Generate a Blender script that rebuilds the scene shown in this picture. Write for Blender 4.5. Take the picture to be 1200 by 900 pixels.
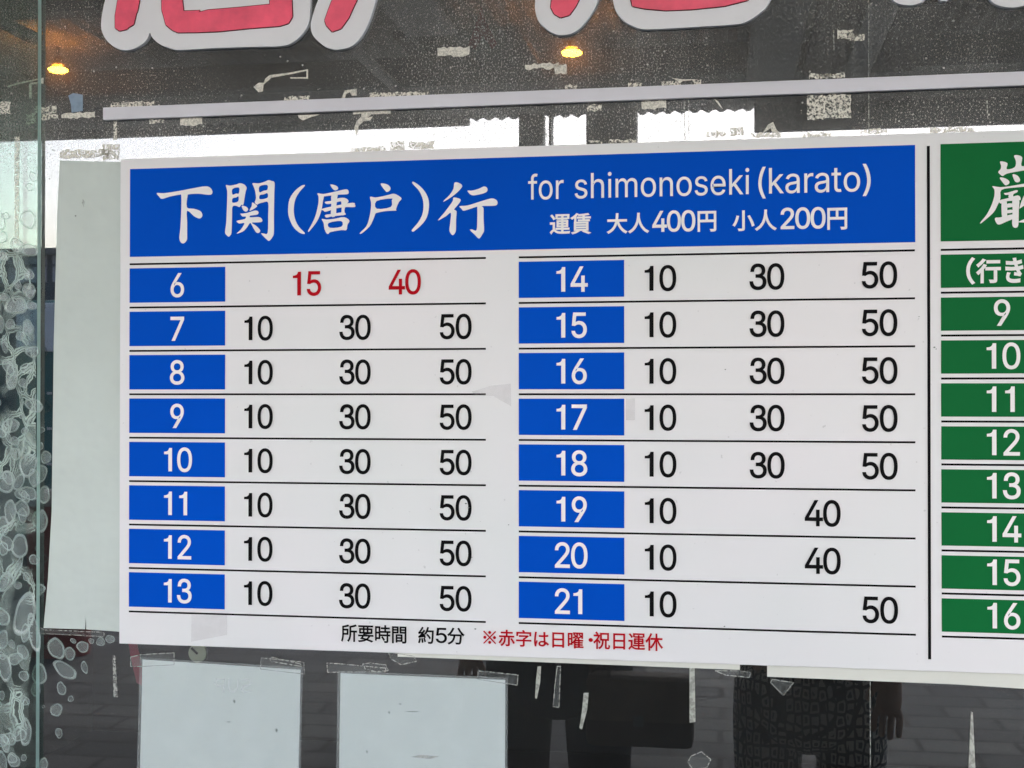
import bpy, bmesh, math, random, json
from mathutils import Vector, Matrix, Euler
from mathutils.geometry import tessellate_polygon

R = math.radians
SC = bpy.context.scene
for o in list(bpy.data.objects):
    bpy.data.objects.remove(o, do_unlink=True)

# ------------------------------------------------------------------ camera
# The photographer stands 1.38 m in front of the glass, a little to the right of
# the board's middle, holding a phone at 1.5 m.
YAW, PITCH, FOC = 9.45, 0.46, 1500.0          # degrees, degrees, focal length in px of the 1200 px frame
DIST, EYE = 1.384, 1.5
cam_d = bpy.data.cameras.new('camera')
cam = bpy.data.objects.new('camera', cam_d)
SC.collection.objects.link(cam)
SC.camera = cam
cam_d.sensor_width = 36.0
cam_d.lens = FOC / 1200.0 * 36.0
cam_d.clip_start, cam_d.clip_end = 0.05, 2000.0
cam.location = (0.0, -DIST, EYE)
cam.rotation_euler = Euler((R(90 + PITCH), 0.0, R(YAW)), 'XYZ')
CAM_M = cam.rotation_euler.to_matrix()

def at(px, py, y=0.0):
    """The point on the upright plane at depth y seen at photo pixel px, py (used to survey the place)."""
    d = CAM_M @ Vector(((px - 600.0) / FOC, -(py - 450.0) / FOC, -1.0))
    t = (y + DIST) / d.y
    return Vector((d.x * t, y, EYE + d.z * t))

# ------------------------------------------------------------------ world, sun, exposure
SUN_EL, SUN_AZ = 50.0, 0.0
w = bpy.data.worlds.new('World'); SC.world = w; w.use_nodes = True
nt = w.node_tree; nt.nodes.clear()
wo = nt.nodes.new('ShaderNodeOutputWorld'); wb = nt.nodes.new('ShaderNodeBackground')
sk = nt.nodes.new('ShaderNodeTexSky'); sk.sky_type = 'NISHITA'; sk.sun_disc = False
sk.sun_elevation = R(SUN_EL); sk.sun_rotation = R(180 + SUN_AZ)
sk.air_density = 1.0; sk.dust_density = 5.0; sk.ozone_density = 1.5; sk.altitude = 0
nt.links.new(sk.outputs[0], wb.inputs[0]); wb.inputs[1].default_value = 0.15
nt.links.new(wb.outputs[0], wo.inputs[0])
sun_d = bpy.data.lights.new('sun', 'SUN'); sun_d.energy = 0.6; sun_d.angle = R(20); sun_d.color = (1.0, 0.96, 0.9)
sun = bpy.data.objects.new('sun', sun_d); SC.collection.objects.link(sun)
sun.rotation_euler = (R(90 - SUN_EL), 0, R(SUN_AZ)); sun.location = (0, -8, 12)
SC.view_settings.view_transform = 'Standard'; SC.view_settings.look = 'None'
SC.view_settings.gamma = 1.0; SC.view_settings.use_curve_mapping = False
SC.view_settings.exposure = 3.26
SC.cycles.max_bounces = 8; SC.cycles.diffuse_bounces = 4; SC.cycles.glossy_bounces = 4
SC.cycles.transparent_max_bounces = 24
SC.cycles.caustics_reflective = False; SC.cycles.caustics_refractive = False
SC.cycles.use_denoising = True
try: SC.cycles.denoiser = 'OPENIMAGEDENOISE'
except Exception: pass
SC.cycles.sample_clamp_indirect = 6.0
GLYPHS = {
 '0': '227 -7 37 0 -38 0 130 24 27 -21 -27 21 69 113 14 -39 -14 39 48 254 0 -55 0 55 69 395 -14 -39 14 39 130 484 -26 -20 27 21 227 516 -38 0 37 0 323 484 -27 21 27 -20 384 395 -14 39 14 -39 405 254 0 55 0 -55 384 113 14 39 -14 -39 323 24 27 21 -26 -21|227 50 -25 0 25 0 290 74 -17 -16 18 16 330 144 -9 -31 9 30 344 254 0 -43 0 43 330 365 9 -31 -9 30 290 435 18 -16 -17 16 227 460 25 0 -25 0 163 435 17 16 -17 -16 123 365 9 30 -9 -31 109 254 0 43 0 -43 123 144 -9 30 9 -31 163 74 -17 16 17 -16',
 '1': '76 0 105 0 0 18 76 55 0 -19 105 0 391 55 -105 0 0 -19 391 0 0 18 -105 0|276 509 -26 0 0 -170 276 0 0 170 -21 0 212 0 22 0 0 149 212 448 0 -149 -1 0 209 448 1 0 -41 -30 86 358 41 30 0 23 86 427 0 -23 37 27 198 509 -37 -28 26 0',
 '2': '64 0 108 0 0 16 64 47 0 -15 57 61 234 229 -57 -61 20 20 282 282 -12 -15 13 16 311 327 -7 -14 6 14 320 371 0 -15 0 19 308 419 8 -14 -9 13 273 449 15 -7 -14 7 224 460 18 0 -20 0 172 447 15 9 -14 -8 139 413 8 15 -8 -14 127 362 0 20 -20 0 66 362 20 0 0 30 86 442 -14 -23 14 23 143 496 -24 -13 24 13 225 516 -31 0 30 0 306 497 -24 12 23 -13 361 445 -13 22 13 -21 381 372 0 27 0 -18 371 318 7 17 -7 -18 336 259 17 21 -17 -22 267 180 29 31 -38 -40 153 60 38 40 0 -1 153 57 0 1 78 0 389 57 -79 0 0 -19 389 0 0 19 -108 0',
 '3': '218 -7 34 0 -31 0 133 10 25 -11 -26 11 70 57 16 -20 -16 21 44 132 2 -29 22 0 109 132 -22 0 2 -18 126 87 -9 12 10 -12 165 59 -16 6 16 -6 219 50 -20 0 20 0 275 61 -17 -8 17 7 315 93 -10 -14 9 14 329 145 0 -21 0 18 316 196 9 -15 -9 16 275 234 18 -10 -19 9 201 248 30 0 -15 0 157 248 15 0 0 17 157 299 0 -17 43 50 288 448 -44 -49 0 2 288 452 0 -1 -73 0 70 452 72 0 0 19 70 509 0 -19 101 0 372 509 -100 0 0 -16 372 461 0 16 -53 -61 211 278 54 61 0 4 211 289 0 -4 38 4 308 276 -27 12 27 -13 371 222 -15 24 15 -23 393 145 0 28 0 -30 370 66 15 23 -15 -23 309 12 26 13 -27 -12',
 '4': '40 105 124 0 0 18 40 158 0 -17 69 117 247 509 -69 -117 21 0 311 509 -22 0 -68 -115 109 166 67 114 0 -1 109 163 0 1 101 0 413 163 -101 0 0 -19 413 105 0 20 -124 0|282 0 20 0 0 40 282 121 0 -40 0 9 282 146 0 -8 0 57 282 318 0 -58 20 0 343 318 -21 0 0 -106 343 0 0 106 -21 0',
 '5': '221 -7 33 0 -30 0 140 11 24 -12 -24 12 83 60 14 -21 -14 21 60 130 1 -26 21 0 122 130 -21 0 2 -15 138 89 -9 12 9 -12 173 60 -14 7 15 -7 221 50 -17 0 21 0 276 64 -16 -9 16 10 314 104 -9 -17 9 17 328 162 0 -21 0 22 314 221 9 -17 -10 17 275 262 16 -10 -17 10 218 277 21 0 -17 0 167 268 17 6 -16 -5 128 246 10 9 -20 2 67 253 21 -3 10 85 96 509 -10 -86 90 0 366 509 -90 0 0 -19 366 452 0 19 -72 0 151 452 71 0 -6 -50 134 301 5 51 1 0 136 301 -1 0 11 10 178 325 -17 -6 16 6 229 334 -18 0 24 0 294 321 -20 8 19 -8 345 285 -14 16 14 -15 379 231 -8 21 8 -21 391 163 0 25 0 -33 369 76 15 25 -15 -26 309 15 25 15 -26 -14',
 '6': '226 -7 32 0 -31 0 142 15 25 -15 -24 14 84 74 14 -25 -13 26 64 162 0 -33 0 24 80 239 -11 -27 11 27 137 340 -27 -40 39 56 252 509 -38 -56 24 0 322 509 -23 0 -57 -83 151 261 57 83 -2 0 145 261 2 0 5 10 165 288 -8 -8 9 8 196 307 -12 -5 11 5 235 314 -14 0 31 0 316 295 -23 13 23 -13 370 240 -13 23 12 -24 389 157 0 32 0 -32 368 73 14 24 -14 -25 310 14 24 14 -24 -14|226 48 -19 0 20 0 279 63 -15 -10 15 9 314 101 -8 -16 9 17 327 157 0 -21 0 21 314 213 9 -16 -8 17 279 251 15 -9 -15 10 226 265 20 0 -19 0 174 252 15 9 -15 -9 138 214 9 16 -9 -16 125 158 0 21 0 -21 138 102 -9 16 9 -17 174 63 -15 9 15 -10',
 '7': '97 0 23 0 75 149 323 448 -75 -149 0 2 323 452 0 -1 -87 0 62 452 87 0 0 19 62 509 0 -19 110 0 391 509 -110 0 0 -20 391 449 0 20 -76 -150 165 0 75 150 -23 0',
 '8': '226 -7 34 0 -34 0 136 11 26 -12 -27 13 74 62 15 -22 -15 21 52 135 0 -27 0 22 65 195 -9 -18 9 18 101 241 -15 -12 15 12 153 265 -20 -4 0 0 153 267 0 -1 -25 6 93 308 15 -21 -15 21 70 380 0 -27 0 26 90 450 -13 -21 14 20 146 498 -24 -12 23 12 226 516 -30 0 30 0 306 498 -23 12 23 -12 361 450 -13 20 14 -21 382 380 0 26 0 -27 359 308 15 21 -15 -21 300 267 25 6 0 -1 300 265 0 0 19 -4 351 241 -15 12 15 -12 387 195 -9 18 9 -18 401 135 0 22 0 -27 378 62 15 21 -14 -22 317 11 26 13 -26 -12|226 49 -22 0 23 0 285 60 -17 -7 16 8 323 91 -9 -13 9 14 337 139 0 -18 0 19 322 189 10 -15 -9 14 283 223 17 -9 -17 8 226 235 21 0 -21 0 169 223 17 8 -17 -9 130 189 9 14 -10 -15 115 139 0 19 0 -18 129 91 -9 14 9 -13 167 60 -16 8 17 -7|226 290 -18 0 18 0 274 300 -14 -7 14 7 307 330 -8 -12 8 13 319 376 0 -18 0 17 308 420 7 -13 -8 13 275 449 14 -6 -14 7 226 460 19 0 -18 0 177 449 14 7 -14 -6 145 420 7 13 -8 -13 133 376 0 17 0 -18 145 330 -8 13 7 -12 178 300 -15 7 14 -7',
 '9': '226 516 -31 0 32 0 310 494 -24 14 25 -14 368 434 -14 26 14 -25 389 347 0 33 0 -24 373 270 10 27 -11 -27 315 168 28 41 -38 -56 200 0 39 56 -23 0 130 0 24 0 57 83 301 248 -57 -83 2 0 307 248 -2 0 -4 -10 287 221 9 8 -8 -8 257 202 12 5 -12 -5 218 195 14 0 -31 0 137 214 23 -13 -23 13 83 269 13 -24 -13 23 64 352 0 -32 0 32 85 436 -14 -24 14 25 143 494 -25 -14 24 14|226 460 20 0 -19 0 174 446 15 10 -15 -9 138 407 9 17 -8 -16 125 352 0 20 0 -22 138 295 -8 17 9 -16 174 257 -15 9 15 -9 226 243 -19 0 20 0 279 257 -16 -9 15 9 314 295 -8 -16 9 16 327 350 0 -20 0 22 314 407 9 -16 -8 17 279 446 15 -9 -15 10',
 'f': '228 379 -74 0 0 -17 228 327 0 17 -74 0 6 327 74 0 0 17 6 379 0 -17 74 0|81 0 20 0 0 144 81 432 0 -144 0 21 96 486 -10 -15 10 14 135 519 -16 -8 17 7 187 530 -18 0 14 0 222 527 -9 2 10 -2 243 521 -5 2 -5 -18 227 468 6 18 -3 2 215 472 5 -1 -5 1 195 474 8 0 -19 0 154 460 9 9 -8 -9 142 419 0 18 0 -140 142 0 0 140 -21 0',
 'o': '207 -8 35 0 -34 0 117 16 26 -16 -26 17 56 85 15 -29 -15 29 34 187 0 -38 0 40 56 291 -15 -29 15 30 117 360 -26 -17 26 16 207 384 -34 0 35 0 299 360 -26 16 26 -17 359 291 -14 30 15 -29 381 187 0 40 0 -38 359 85 15 29 -14 -29 299 16 26 17 -26 -16|207 46 -25 0 26 0 270 66 -16 -13 17 13 307 117 -8 -21 8 22 319 187 0 -25 0 26 307 258 8 -22 -8 22 270 310 17 -13 -16 13 207 330 26 0 -25 0 145 310 16 13 -16 -13 108 258 8 22 -8 -21 96 187 0 26 0 -25 108 117 -8 22 8 -21 145 66 -16 13 16 -13',
 'r': '53 0 20 0 0 126 53 379 0 -126 19 0 112 379 -20 0 0 -19 112 321 0 19 1 0 115 321 -1 0 7 19 152 367 -17 -12 18 12 213 385 -23 0 5 0 229 384 -6 1 6 0 243 384 -3 0 0 -21 243 322 0 21 -1 1 230 324 7 -1 -7 1 207 326 8 0 -18 0 159 315 14 7 -14 -8 126 284 8 13 -8 -14 114 237 0 18 0 -79 114 0 0 79 -21 0',
 's': '182 -8 29 0 -26 0 112 3 21 -7 -20 8 62 38 13 -15 -13 15 36 94 4 -22 19 4 94 107 -20 -5 5 -21 124 60 -15 10 15 -10 181 45 -23 0 27 0 244 62 -15 -11 16 12 268 103 0 -16 0 13 254 136 9 -9 -9 8 212 155 19 -4 -21 5 149 170 21 -5 -34 8 72 208 17 -17 -17 17 47 274 0 -27 0 22 65 332 -12 -17 12 16 115 370 -21 -9 21 10 187 384 -27 0 26 0 254 372 -19 8 18 -7 299 339 -12 14 11 -14 324 290 -5 19 -19 -4 268 277 19 4 -5 15 243 316 12 -12 -13 11 187 333 25 0 -22 0 131 317 15 10 -15 -11 109 277 0 16 0 -14 124 243 -10 9 10 -8 172 223 -22 5 19 -5 229 209 -19 5 35 -8 306 171 -16 17 17 -17 331 107 0 26 0 -23 312 47 13 17 -12 -17 260 6 22 10 -23 -9',
 'h': '114 227 0 22 0 -76 114 0 0 76 -21 0 53 0 20 0 0 170 53 509 0 -170 20 0 114 509 -21 0 0 -74 114 287 0 74 -4 0 102 287 4 0 12 35 152 362 -21 -15 22 15 227 384 -28 0 26 0 295 369 -19 10 20 -11 341 321 -11 21 11 -22 357 240 0 33 0 -80 357 0 0 80 -20 0 296 0 20 0 0 78 296 235 0 -78 0 30 273 304 15 -16 -15 17 210 329 27 0 -18 0 161 317 14 8 -15 -8 126 283 9 15 -8 -16',
 'i': '53 0 20 0 0 126 53 379 0 -126 20 0 114 379 -21 0 0 -126 114 0 0 126 -21 0|84 443 11 0 -12 0 54 455 8 -8 -9 7 41 483 0 -11 0 11 54 512 -9 -8 8 8 84 524 -12 0 11 0 114 512 -8 8 8 -8 126 483 0 11 0 -11 114 455 8 7 -8 -8',
 'm': '53 0 20 0 0 126 53 379 0 -126 19 0 112 379 -20 0 0 -28 112 295 0 28 -1 0 108 295 1 0 5 21 132 346 -11 -14 12 13 172 376 -15 -7 15 7 219 386 -16 0 28 0 287 361 -17 17 18 -17 321 295 -5 27 -3 0 312 295 3 0 5 18 337 343 -12 -14 12 14 381 375 -17 -8 17 7 437 386 -21 0 22 0 497 372 -18 9 18 -10 541 328 -11 20 10 -19 557 255 0 30 0 -85 557 0 0 85 -21 0 496 0 20 0 0 85 496 254 0 -85 0 27 473 313 15 -12 -16 12 419 330 20 0 -17 0 374 320 13 7 -12 -7 345 290 7 13 -6 -12 335 247 0 16 0 -82 335 0 0 82 -20 0 274 0 21 0 0 87 274 260 0 -87 0 21 253 311 14 -13 -14 13 199 330 22 0 -14 0 158 320 13 7 -14 -7 126 289 8 14 -8 -13 114 238 0 20 0 -79 114 0 0 79 -21 0',
 'n': '114 227 0 22 0 -76 114 0 0 76 -21 0 53 0 20 0 0 126 53 379 0 -126 19 0 112 379 -20 0 0 -30 112 287 0 31 -3 0 102 287 4 0 12 35 152 362 -21 -15 22 15 227 384 -28 0 26 0 295 369 -19 10 19 -11 341 321 -11 21 11 -22 357 240 0 33 0 -80 357 0 0 80 -20 0 296 0 20 0 0 78 296 235 0 -78 0 30 273 304 15 -16 -15 17 210 329 27 0 -18 0 161 317 14 8 -15 -8 126 283 9 15 -8 -16',
 'e': '212 -8 26 0 -37 0 117 16 26 -16 -27 17 56 85 14 -29 -15 29 34 187 0 -39 0 39 55 290 -14 -30 14 29 115 359 -26 -16 26 17 205 384 -34 0 21 0 266 374 -20 7 19 -7 319 341 -16 15 16 -15 357 282 -9 24 9 -24 371 194 0 34 0 -8 371 169 0 9 -99 0 75 169 99 0 0 18 75 221 0 -17 88 0 338 221 -88 0 -9 -6 310 202 9 6 0 25 298 269 8 -20 -8 19 263 314 15 -11 -16 11 205 330 23 0 -23 0 146 313 17 12 -16 -11 109 270 9 18 -9 -19 96 211 0 21 0 -11 96 178 0 11 0 -28 110 106 -9 20 10 -19 151 61 -17 11 17 -10 212 46 -23 0 16 0 254 53 -13 -5 12 4 285 73 -8 -9 9 9 306 105 -5 -12 19 -4 365 91 -20 5 -6 -20 335 39 14 15 -14 -15 283 4 20 9 -21 -8',
 'k': '110 137 22 21 0 25 110 212 0 -25 3 0 121 212 -4 0 54 56 284 379 -54 -56 26 0 360 379 -25 0 -59 -60 184 199 59 60 -2 0 177 199 2 0 -22 -21|53 0 20 0 0 170 53 509 0 -170 20 0 114 509 -21 0 0 -170 114 0 0 170 -21 0|294 0 26 0 -49 62 148 186 49 -62 14 14 191 229 -14 -15 61 -77 372 0 -60 76 -26 0',
 'a': '160 -9 22 0 -24 0 94 5 20 -9 -19 9 48 45 11 -18 -12 17 30 108 0 -25 0 22 43 161 -8 -14 9 14 78 193 -15 -8 14 8 125 211 -17 -4 18 4 178 220 -18 -2 23 3 234 227 -15 -2 14 1 265 235 -7 -4 7 4 276 255 0 -10 0 0 276 257 0 -1 0 15 267 297 6 -11 -6 11 240 322 12 -6 -12 6 196 331 17 0 -18 0 149 322 13 6 -13 -5 118 301 8 8 -8 -9 100 274 4 9 -20 6 41 291 20 -6 9 23 79 346 -17 -14 16 14 133 375 -20 -6 20 6 194 384 -21 0 14 0 239 379 -16 4 16 -3 286 360 -15 10 15 -9 322 320 -9 18 10 -17 337 251 0 29 0 -83 337 0 0 84 -20 0 277 0 20 0 0 17 277 52 0 -17 -2 0 272 52 2 0 -4 -9 252 25 9 9 -9 -10 215 1 15 6 -15 -6|170 45 -15 0 23 0 228 59 -16 -9 15 9 263 93 -8 -14 8 14 276 138 0 -16 0 17 276 190 0 -17 -3 -3 259 182 9 2 -8 -2 231 176 11 2 -10 -2 200 171 10 1 -10 -1 175 168 7 1 -14 -2 134 159 13 4 -13 -5 103 139 8 9 -7 -8 92 105 0 14 0 -13 102 72 -7 9 7 -9 130 52 -12 5 12 -4',
 't': '204 379 -66 0 0 -17 204 327 0 17 -66 0 6 327 66 0 0 17 6 379 0 -17 66 0|65 471 0 -126 20 0 126 471 -20 0 0 -124 126 98 0 124 0 -17 136 61 -7 8 7 -7 170 50 -16 0 4 0 185 51 -6 -1 6 1 202 54 -5 -1 4 -18 213 2 -4 17 -6 -2 192 -3 8 1 -8 -1 168 -4 8 0 -32 0 92 21 18 -17 -18 17 65 93 0 -31 0 126',
 '(': '89 207 0 -51 0 37 101 324 -8 -41 7 40 132 441 -13 -37 13 38 177 539 -17 -28 19 0 236 539 -20 0 -17 -35 191 428 13 39 -13 -39 161 313 7 38 -6 -37 151 207 0 33 0 -31 160 115 -6 31 6 -32 188 16 -12 35 13 -34 236 -96 -19 40 -20 0 177 -96 19 0 -29 49 111 55 15 -52 -14 51',
 ')': '37 -96 20 0 20 41 86 18 -13 -35 12 35 113 116 -6 -31 6 31 122 207 0 -30 0 33 112 313 6 -37 -7 38 82 428 13 -39 -12 39 37 539 18 -35 20 0 97 539 -20 0 16 -28 142 441 -14 38 13 -37 173 323 -8 41 7 -40 184 207 0 37 0 -51 161 53 16 51 -15 -51 97 -96 28 48 -20 0',
 '運': '109 282 72 0 0 -21 109 218 0 21 7 0 132 218 -8 0 0 14 132 262 0 -15 57 0 301 262 -56 0 0 -15 301 218 0 14 8 0 326 218 -8 0 0 21 326 282 0 -21 -72 0|24 266 7 4 18 -18 71 204 -8 17 8 5 95 218 -8 -5 -10 18 45 279 19 -18 -7 -4|150 130 0 -8 18 0 203 130 -17 0 0 -8 203 106 0 8 -17 0 150 106 18 0 0 8|229 130 0 -8 18 0 283 130 -18 0 0 -8 283 106 0 8 -18 0 229 106 18 0 0 8|150 170 0 -8 18 0 203 170 -17 0 0 -8 203 147 0 7 -17 0 150 147 18 0 0 7|229 170 0 -8 18 0 283 170 -18 0 0 -8 283 147 0 7 -18 0 229 147 18 0 0 7|109 67 31 0 0 -7 109 46 0 7 31 0 203 46 -31 0 0 -9 203 18 0 10 9 0 229 18 -9 0 0 10 229 46 0 -9 33 0 328 46 -33 0 0 7 328 67 0 -7 -33 0 229 67 33 0 0 7 229 88 0 -7 26 0 307 88 -26 0 0 33 307 188 0 -34 -26 0 229 188 26 0 0 7 229 209 0 -7 22 0 296 209 -23 0 0 7 296 229 0 -7 -23 0 229 229 22 0 0 6 229 247 0 -6 -9 0 203 247 9 0 0 -6 203 229 0 6 -23 0 134 229 23 0 0 -7 134 209 0 7 23 0 203 209 -23 0 0 -7 203 188 0 7 -25 0 127 188 26 0 0 -34 127 88 0 33 26 0 203 88 -25 0 0 -7 203 67 0 7 -31 0|89 156 0 -38 -24 0 16 156 24 0 0 -8 16 131 0 8 16 0 63 131 -15 0 0 -29 63 44 0 29 -14 -6 15 2 17 20 5 -7 32 -21 -6 8 16 25 76 25 -11 0 7 0 109 4 -14 9 25 -16 208 -16 -45 0 33 0 331 -13 -25 -1 0 8 338 13 -3 -6 -34 -4 208 7 43 0 -40 0 116 24 23 -14 -13 8 89 43 7 -4 0 38',
 '賃': '90 102 0 -8 58 0 265 102 -58 0 0 -8 265 80 0 7 -58 0 90 80 58 0 0 7|90 63 0 -7 58 0 265 63 -58 0 0 -7 265 41 0 8 -58 0 90 41 58 0 0 8|90 139 0 -7 58 0 265 139 -58 0 0 -7 265 118 0 7 -58 0 90 118 58 0 0 7|64 156 76 0 0 -44 64 24 0 44 76 0 292 24 -76 0 0 44 292 156 0 -44 -76 0|203 7 8 4 39 -12 301 -28 -21 10 11 4 332 -15 -10 -4 -26 10 225 20 39 -11 -7 -4|123 21 8 -4 -26 -13 19 -9 36 6 6 -5 38 -29 -4 5 35 9 146 10 -28 -16 -7 4|129 193 26 0 0 -6 129 174 0 6 62 0 315 174 -62 0 0 6 315 193 0 -6 -28 0 231 193 28 0 0 9 231 218 0 -8 33 0 331 218 -33 0 0 7 331 238 0 -6 -33 0 231 238 33 0 0 9 231 264 0 -9 29 2 307 273 -21 -4 -5 6 292 290 5 -5 -37 -7 131 276 56 2 3 -5 137 258 -1 5 22 1 206 262 -23 -2 0 -8 206 238 0 8 -30 0 114 238 31 0 0 -6 114 218 0 7 31 0 206 218 -30 0 0 -8 206 193 0 9 -26 0|103 294 8 -3 -22 -28 9 223 35 16 6 -5 29 204 -5 5 13 7 69 230 -13 -10 0 -20 69 169 0 21 8 0 94 169 -8 0 0 28 94 251 0 -27 12 11 126 285 -9 -12 -8 3',
 '大': '161 294 10 0 0 -28 156 194 5 37 -45 0 22 194 45 0 0 -9 22 167 0 9 43 0 152 167 -44 0 -14 -67 15 -6 88 38 7 -5 35 -27 -4 6 85 39 175 147 -17 -68 28 -80 316 -27 -68 32 4 7 335 -3 -6 -6 -67 29 197 167 25 -78 44 0 330 167 -44 0 0 9 330 194 0 -9 -49 0 184 194 49 0 5 36 190 294 -1 -29 -10 0',
 '人': '160 293 10 0 -1 -54 15 -6 146 74 8 -6 36 -27 -4 7 86 46 176 168 -17 -70 17 -65 319 -25 -88 41 4 7 338 -3 -7 -6 -124 56 187 241 5 -42 2 21 189 293 0 -13 -9 0',
 '円': '294 244 -35 0 0 -34 294 141 0 35 -35 0 187 141 36 0 0 35 187 244 0 -34 36 0|32 270 96 0 0 -99 32 -28 0 99 8 0 58 -28 -9 0 0 47 58 115 0 -48 79 0 294 115 -79 0 0 -36 294 7 0 36 0 -6 285 -2 7 0 -7 0 232 -1 24 -1 4 -7 242 -28 -2 8 31 0 305 -23 -12 -5 12 4 321 7 0 -17 0 88 321 270 0 -87 -97 0|58 141 34 0 0 35 58 244 0 -34 34 0 161 244 -34 0 0 -34 161 141 0 35 -34 0',
 '小': '162 289 10 0 0 -93 162 8 0 94 0 -7 153 -1 7 0 -8 0 95 -1 25 -1 4 -7 105 -28 -1 7 33 0 173 -23 -13 -4 13 4 191 8 0 -19 0 94 191 289 0 -93 -10 0|247 200 8 3 30 -50 313 42 -8 42 10 4 342 54 -10 -4 -9 42 272 209 31 -49 -8 -3|71 207 10 -2 -9 -47 11 62 31 37 8 -3 36 48 -6 5 32 39 100 202 -11 -51 -10 2',
 '所': '187 259 44 6 0 -39 187 142 0 39 0 -49 141 -11 42 43 6 -4 162 -29 -4 6 45 46 214 142 0 -53 0 3 214 150 0 -2 18 0 268 150 -18 0 0 -59 268 -27 0 59 9 0 294 -27 -8 0 0 59 294 150 0 -59 14 0 335 150 -13 0 0 9 335 175 0 -8 -40 0 214 175 40 0 0 22 214 239 0 -21 40 7 329 268 -30 -13 -6 7 311 290 6 -8 -29 -13|60 126 23 0 0 4 60 137 0 -4 0 15 60 182 0 -15 23 0 130 182 -24 0 0 -18 130 126 0 19 -24 0|154 287 6 -8 -27 -13 34 259 42 6 0 -40 34 137 0 41 0 -46 10 -12 23 43 6 -3 32 -29 -5 5 19 37 60 103 -2 -45 31 0 155 103 -32 0 0 34 155 206 0 -34 -32 0 60 206 32 0 0 11 60 240 0 -11 39 5 171 265 -28 -13 -5 7',
 '要': '235 81 -34 0 -11 -20 186 33 22 12 -25 6 109 49 25 -5 7 10 132 81 -8 -11 35 0|42 226 26 0 0 -30 42 135 0 30 31 0 135 135 -31 0 -5 -10 118 104 6 11 -33 0 19 104 33 0 0 -7 19 81 0 8 28 0 102 81 -28 0 -12 -17 65 35 12 13 30 -5 152 17 -28 7 -35 -12 21 -5 53 4 4 -6 32 -27 -3 7 66 5 189 8 -39 -20 45 -12 301 -28 -29 12 8 7 324 -8 -8 -6 -28 11 218 25 41 -11 20 15 264 81 -10 -23 23 0 332 81 -23 0 0 8 332 104 0 -7 -62 0 148 104 61 0 5 9 163 131 -4 -8 -5 2 147 135 5 -1 55 0 311 135 -55 0 0 30 311 226 0 -30 -28 0 227 226 28 0 0 10 227 256 0 -10 33 0 326 256 -33 0 0 7 326 279 0 -8 -101 0 24 279 101 0 0 -8 24 256 0 7 32 0 120 256 -32 0 0 -10 120 226 0 10 -26 0|145 256 0 -10 19 0 202 256 -19 0 0 -10 202 226 0 10 -19 0 145 226 19 0 0 10|67 204 0 -16 17 0 120 204 -18 0 0 -16 120 157 0 15 -18 0 67 157 17 0 0 15|145 204 0 -16 19 0 202 204 -19 0 0 -16 202 157 0 15 -19 0 145 157 19 0 0 15|227 204 0 -16 19 0 285 204 -19 0 0 -16 285 157 0 15 -19 0 227 157 19 0 0 15',
 '時': '156 73 7 4 18 -18 200 12 -7 17 8 4 223 25 -8 -4 -8 18 177 85 18 -17 -7 -4|221 294 9 0 0 -14 221 252 0 14 -25 0 147 252 25 0 0 -7 147 229 0 8 25 0 221 229 -25 0 0 -15 221 185 0 14 -29 0 133 185 29 0 0 -8 133 161 0 8 45 0 267 161 -45 0 0 -13 267 121 0 13 -44 0 134 121 45 0 0 -8 134 98 0 8 45 0 267 98 -44 0 0 -32 267 4 0 31 0 -6 260 -3 5 0 -6 -1 213 -3 21 -1 4 -7 222 -28 -1 7 28 0 279 -23 -12 -4 11 4 293 3 0 -15 0 32 293 98 0 -32 14 0 334 98 -14 0 0 8 334 121 0 -8 -14 0 293 121 14 0 0 13 293 161 0 -13 15 0 338 161 -15 0 0 8 338 185 0 -8 -31 0 247 185 30 0 0 14 247 229 0 -15 25 0 323 229 -25 0 0 8 323 252 0 -7 -25 0 247 252 25 0 0 14 247 294 0 -14 -9 0|102 146 -17 0 0 -27 102 65 0 27 -17 0 51 65 17 0 0 27 51 146 0 -27 17 0|102 169 0 26 -17 0 51 169 17 0 0 26 51 247 0 -26 17 0 102 247 -17 0 0 -26|27 271 33 0 0 -86 27 12 0 87 8 0 51 12 -8 0 0 10 51 41 0 -10 25 0 127 41 -25 0 0 77 127 271 0 -76 -34 0',
 '間': '215 59 -27 0 0 -11 215 25 0 12 -27 0 133 25 27 0 0 12 133 59 0 -11 27 0|215 79 0 11 -27 0 133 79 27 0 0 11 133 112 0 -11 27 0 215 112 -27 0 0 -11|109 132 44 0 0 -48 109 -13 0 48 8 0 133 -13 -8 0 0 6 133 5 0 -6 36 0 240 5 -36 0 0 42 240 132 0 -42 -44 0|134 210 -25 0 0 -10 134 179 0 10 -25 0 58 179 25 0 0 10 58 210 0 -10 25 0|134 229 0 10 -25 0 58 229 25 0 0 10 58 259 0 -10 25 0 134 259 -25 0 0 -10|294 210 -26 0 0 -10 294 179 0 10 -26 0 215 179 27 0 0 10 215 210 0 -10 27 0|294 229 0 10 -26 0 215 229 27 0 0 10 215 259 0 -10 27 0 294 259 -26 0 0 -10|307 279 5 0 -39 0 190 279 39 0 0 -40 190 158 0 41 35 0 294 158 -34 0 0 -50 294 7 0 50 0 -6 286 -1 6 0 -6 0 237 -1 21 -1 4 -7 246 -28 -1 7 29 0 305 -23 -11 -5 12 4 321 7 0 -17 0 90 321 279 0 -91 -5 0|32 279 42 0 0 -102 32 -28 0 102 8 0 58 -28 -9 0 0 62 58 159 0 -62 33 0 159 159 -34 0 0 40 159 279 0 -40 -43 0',
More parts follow.
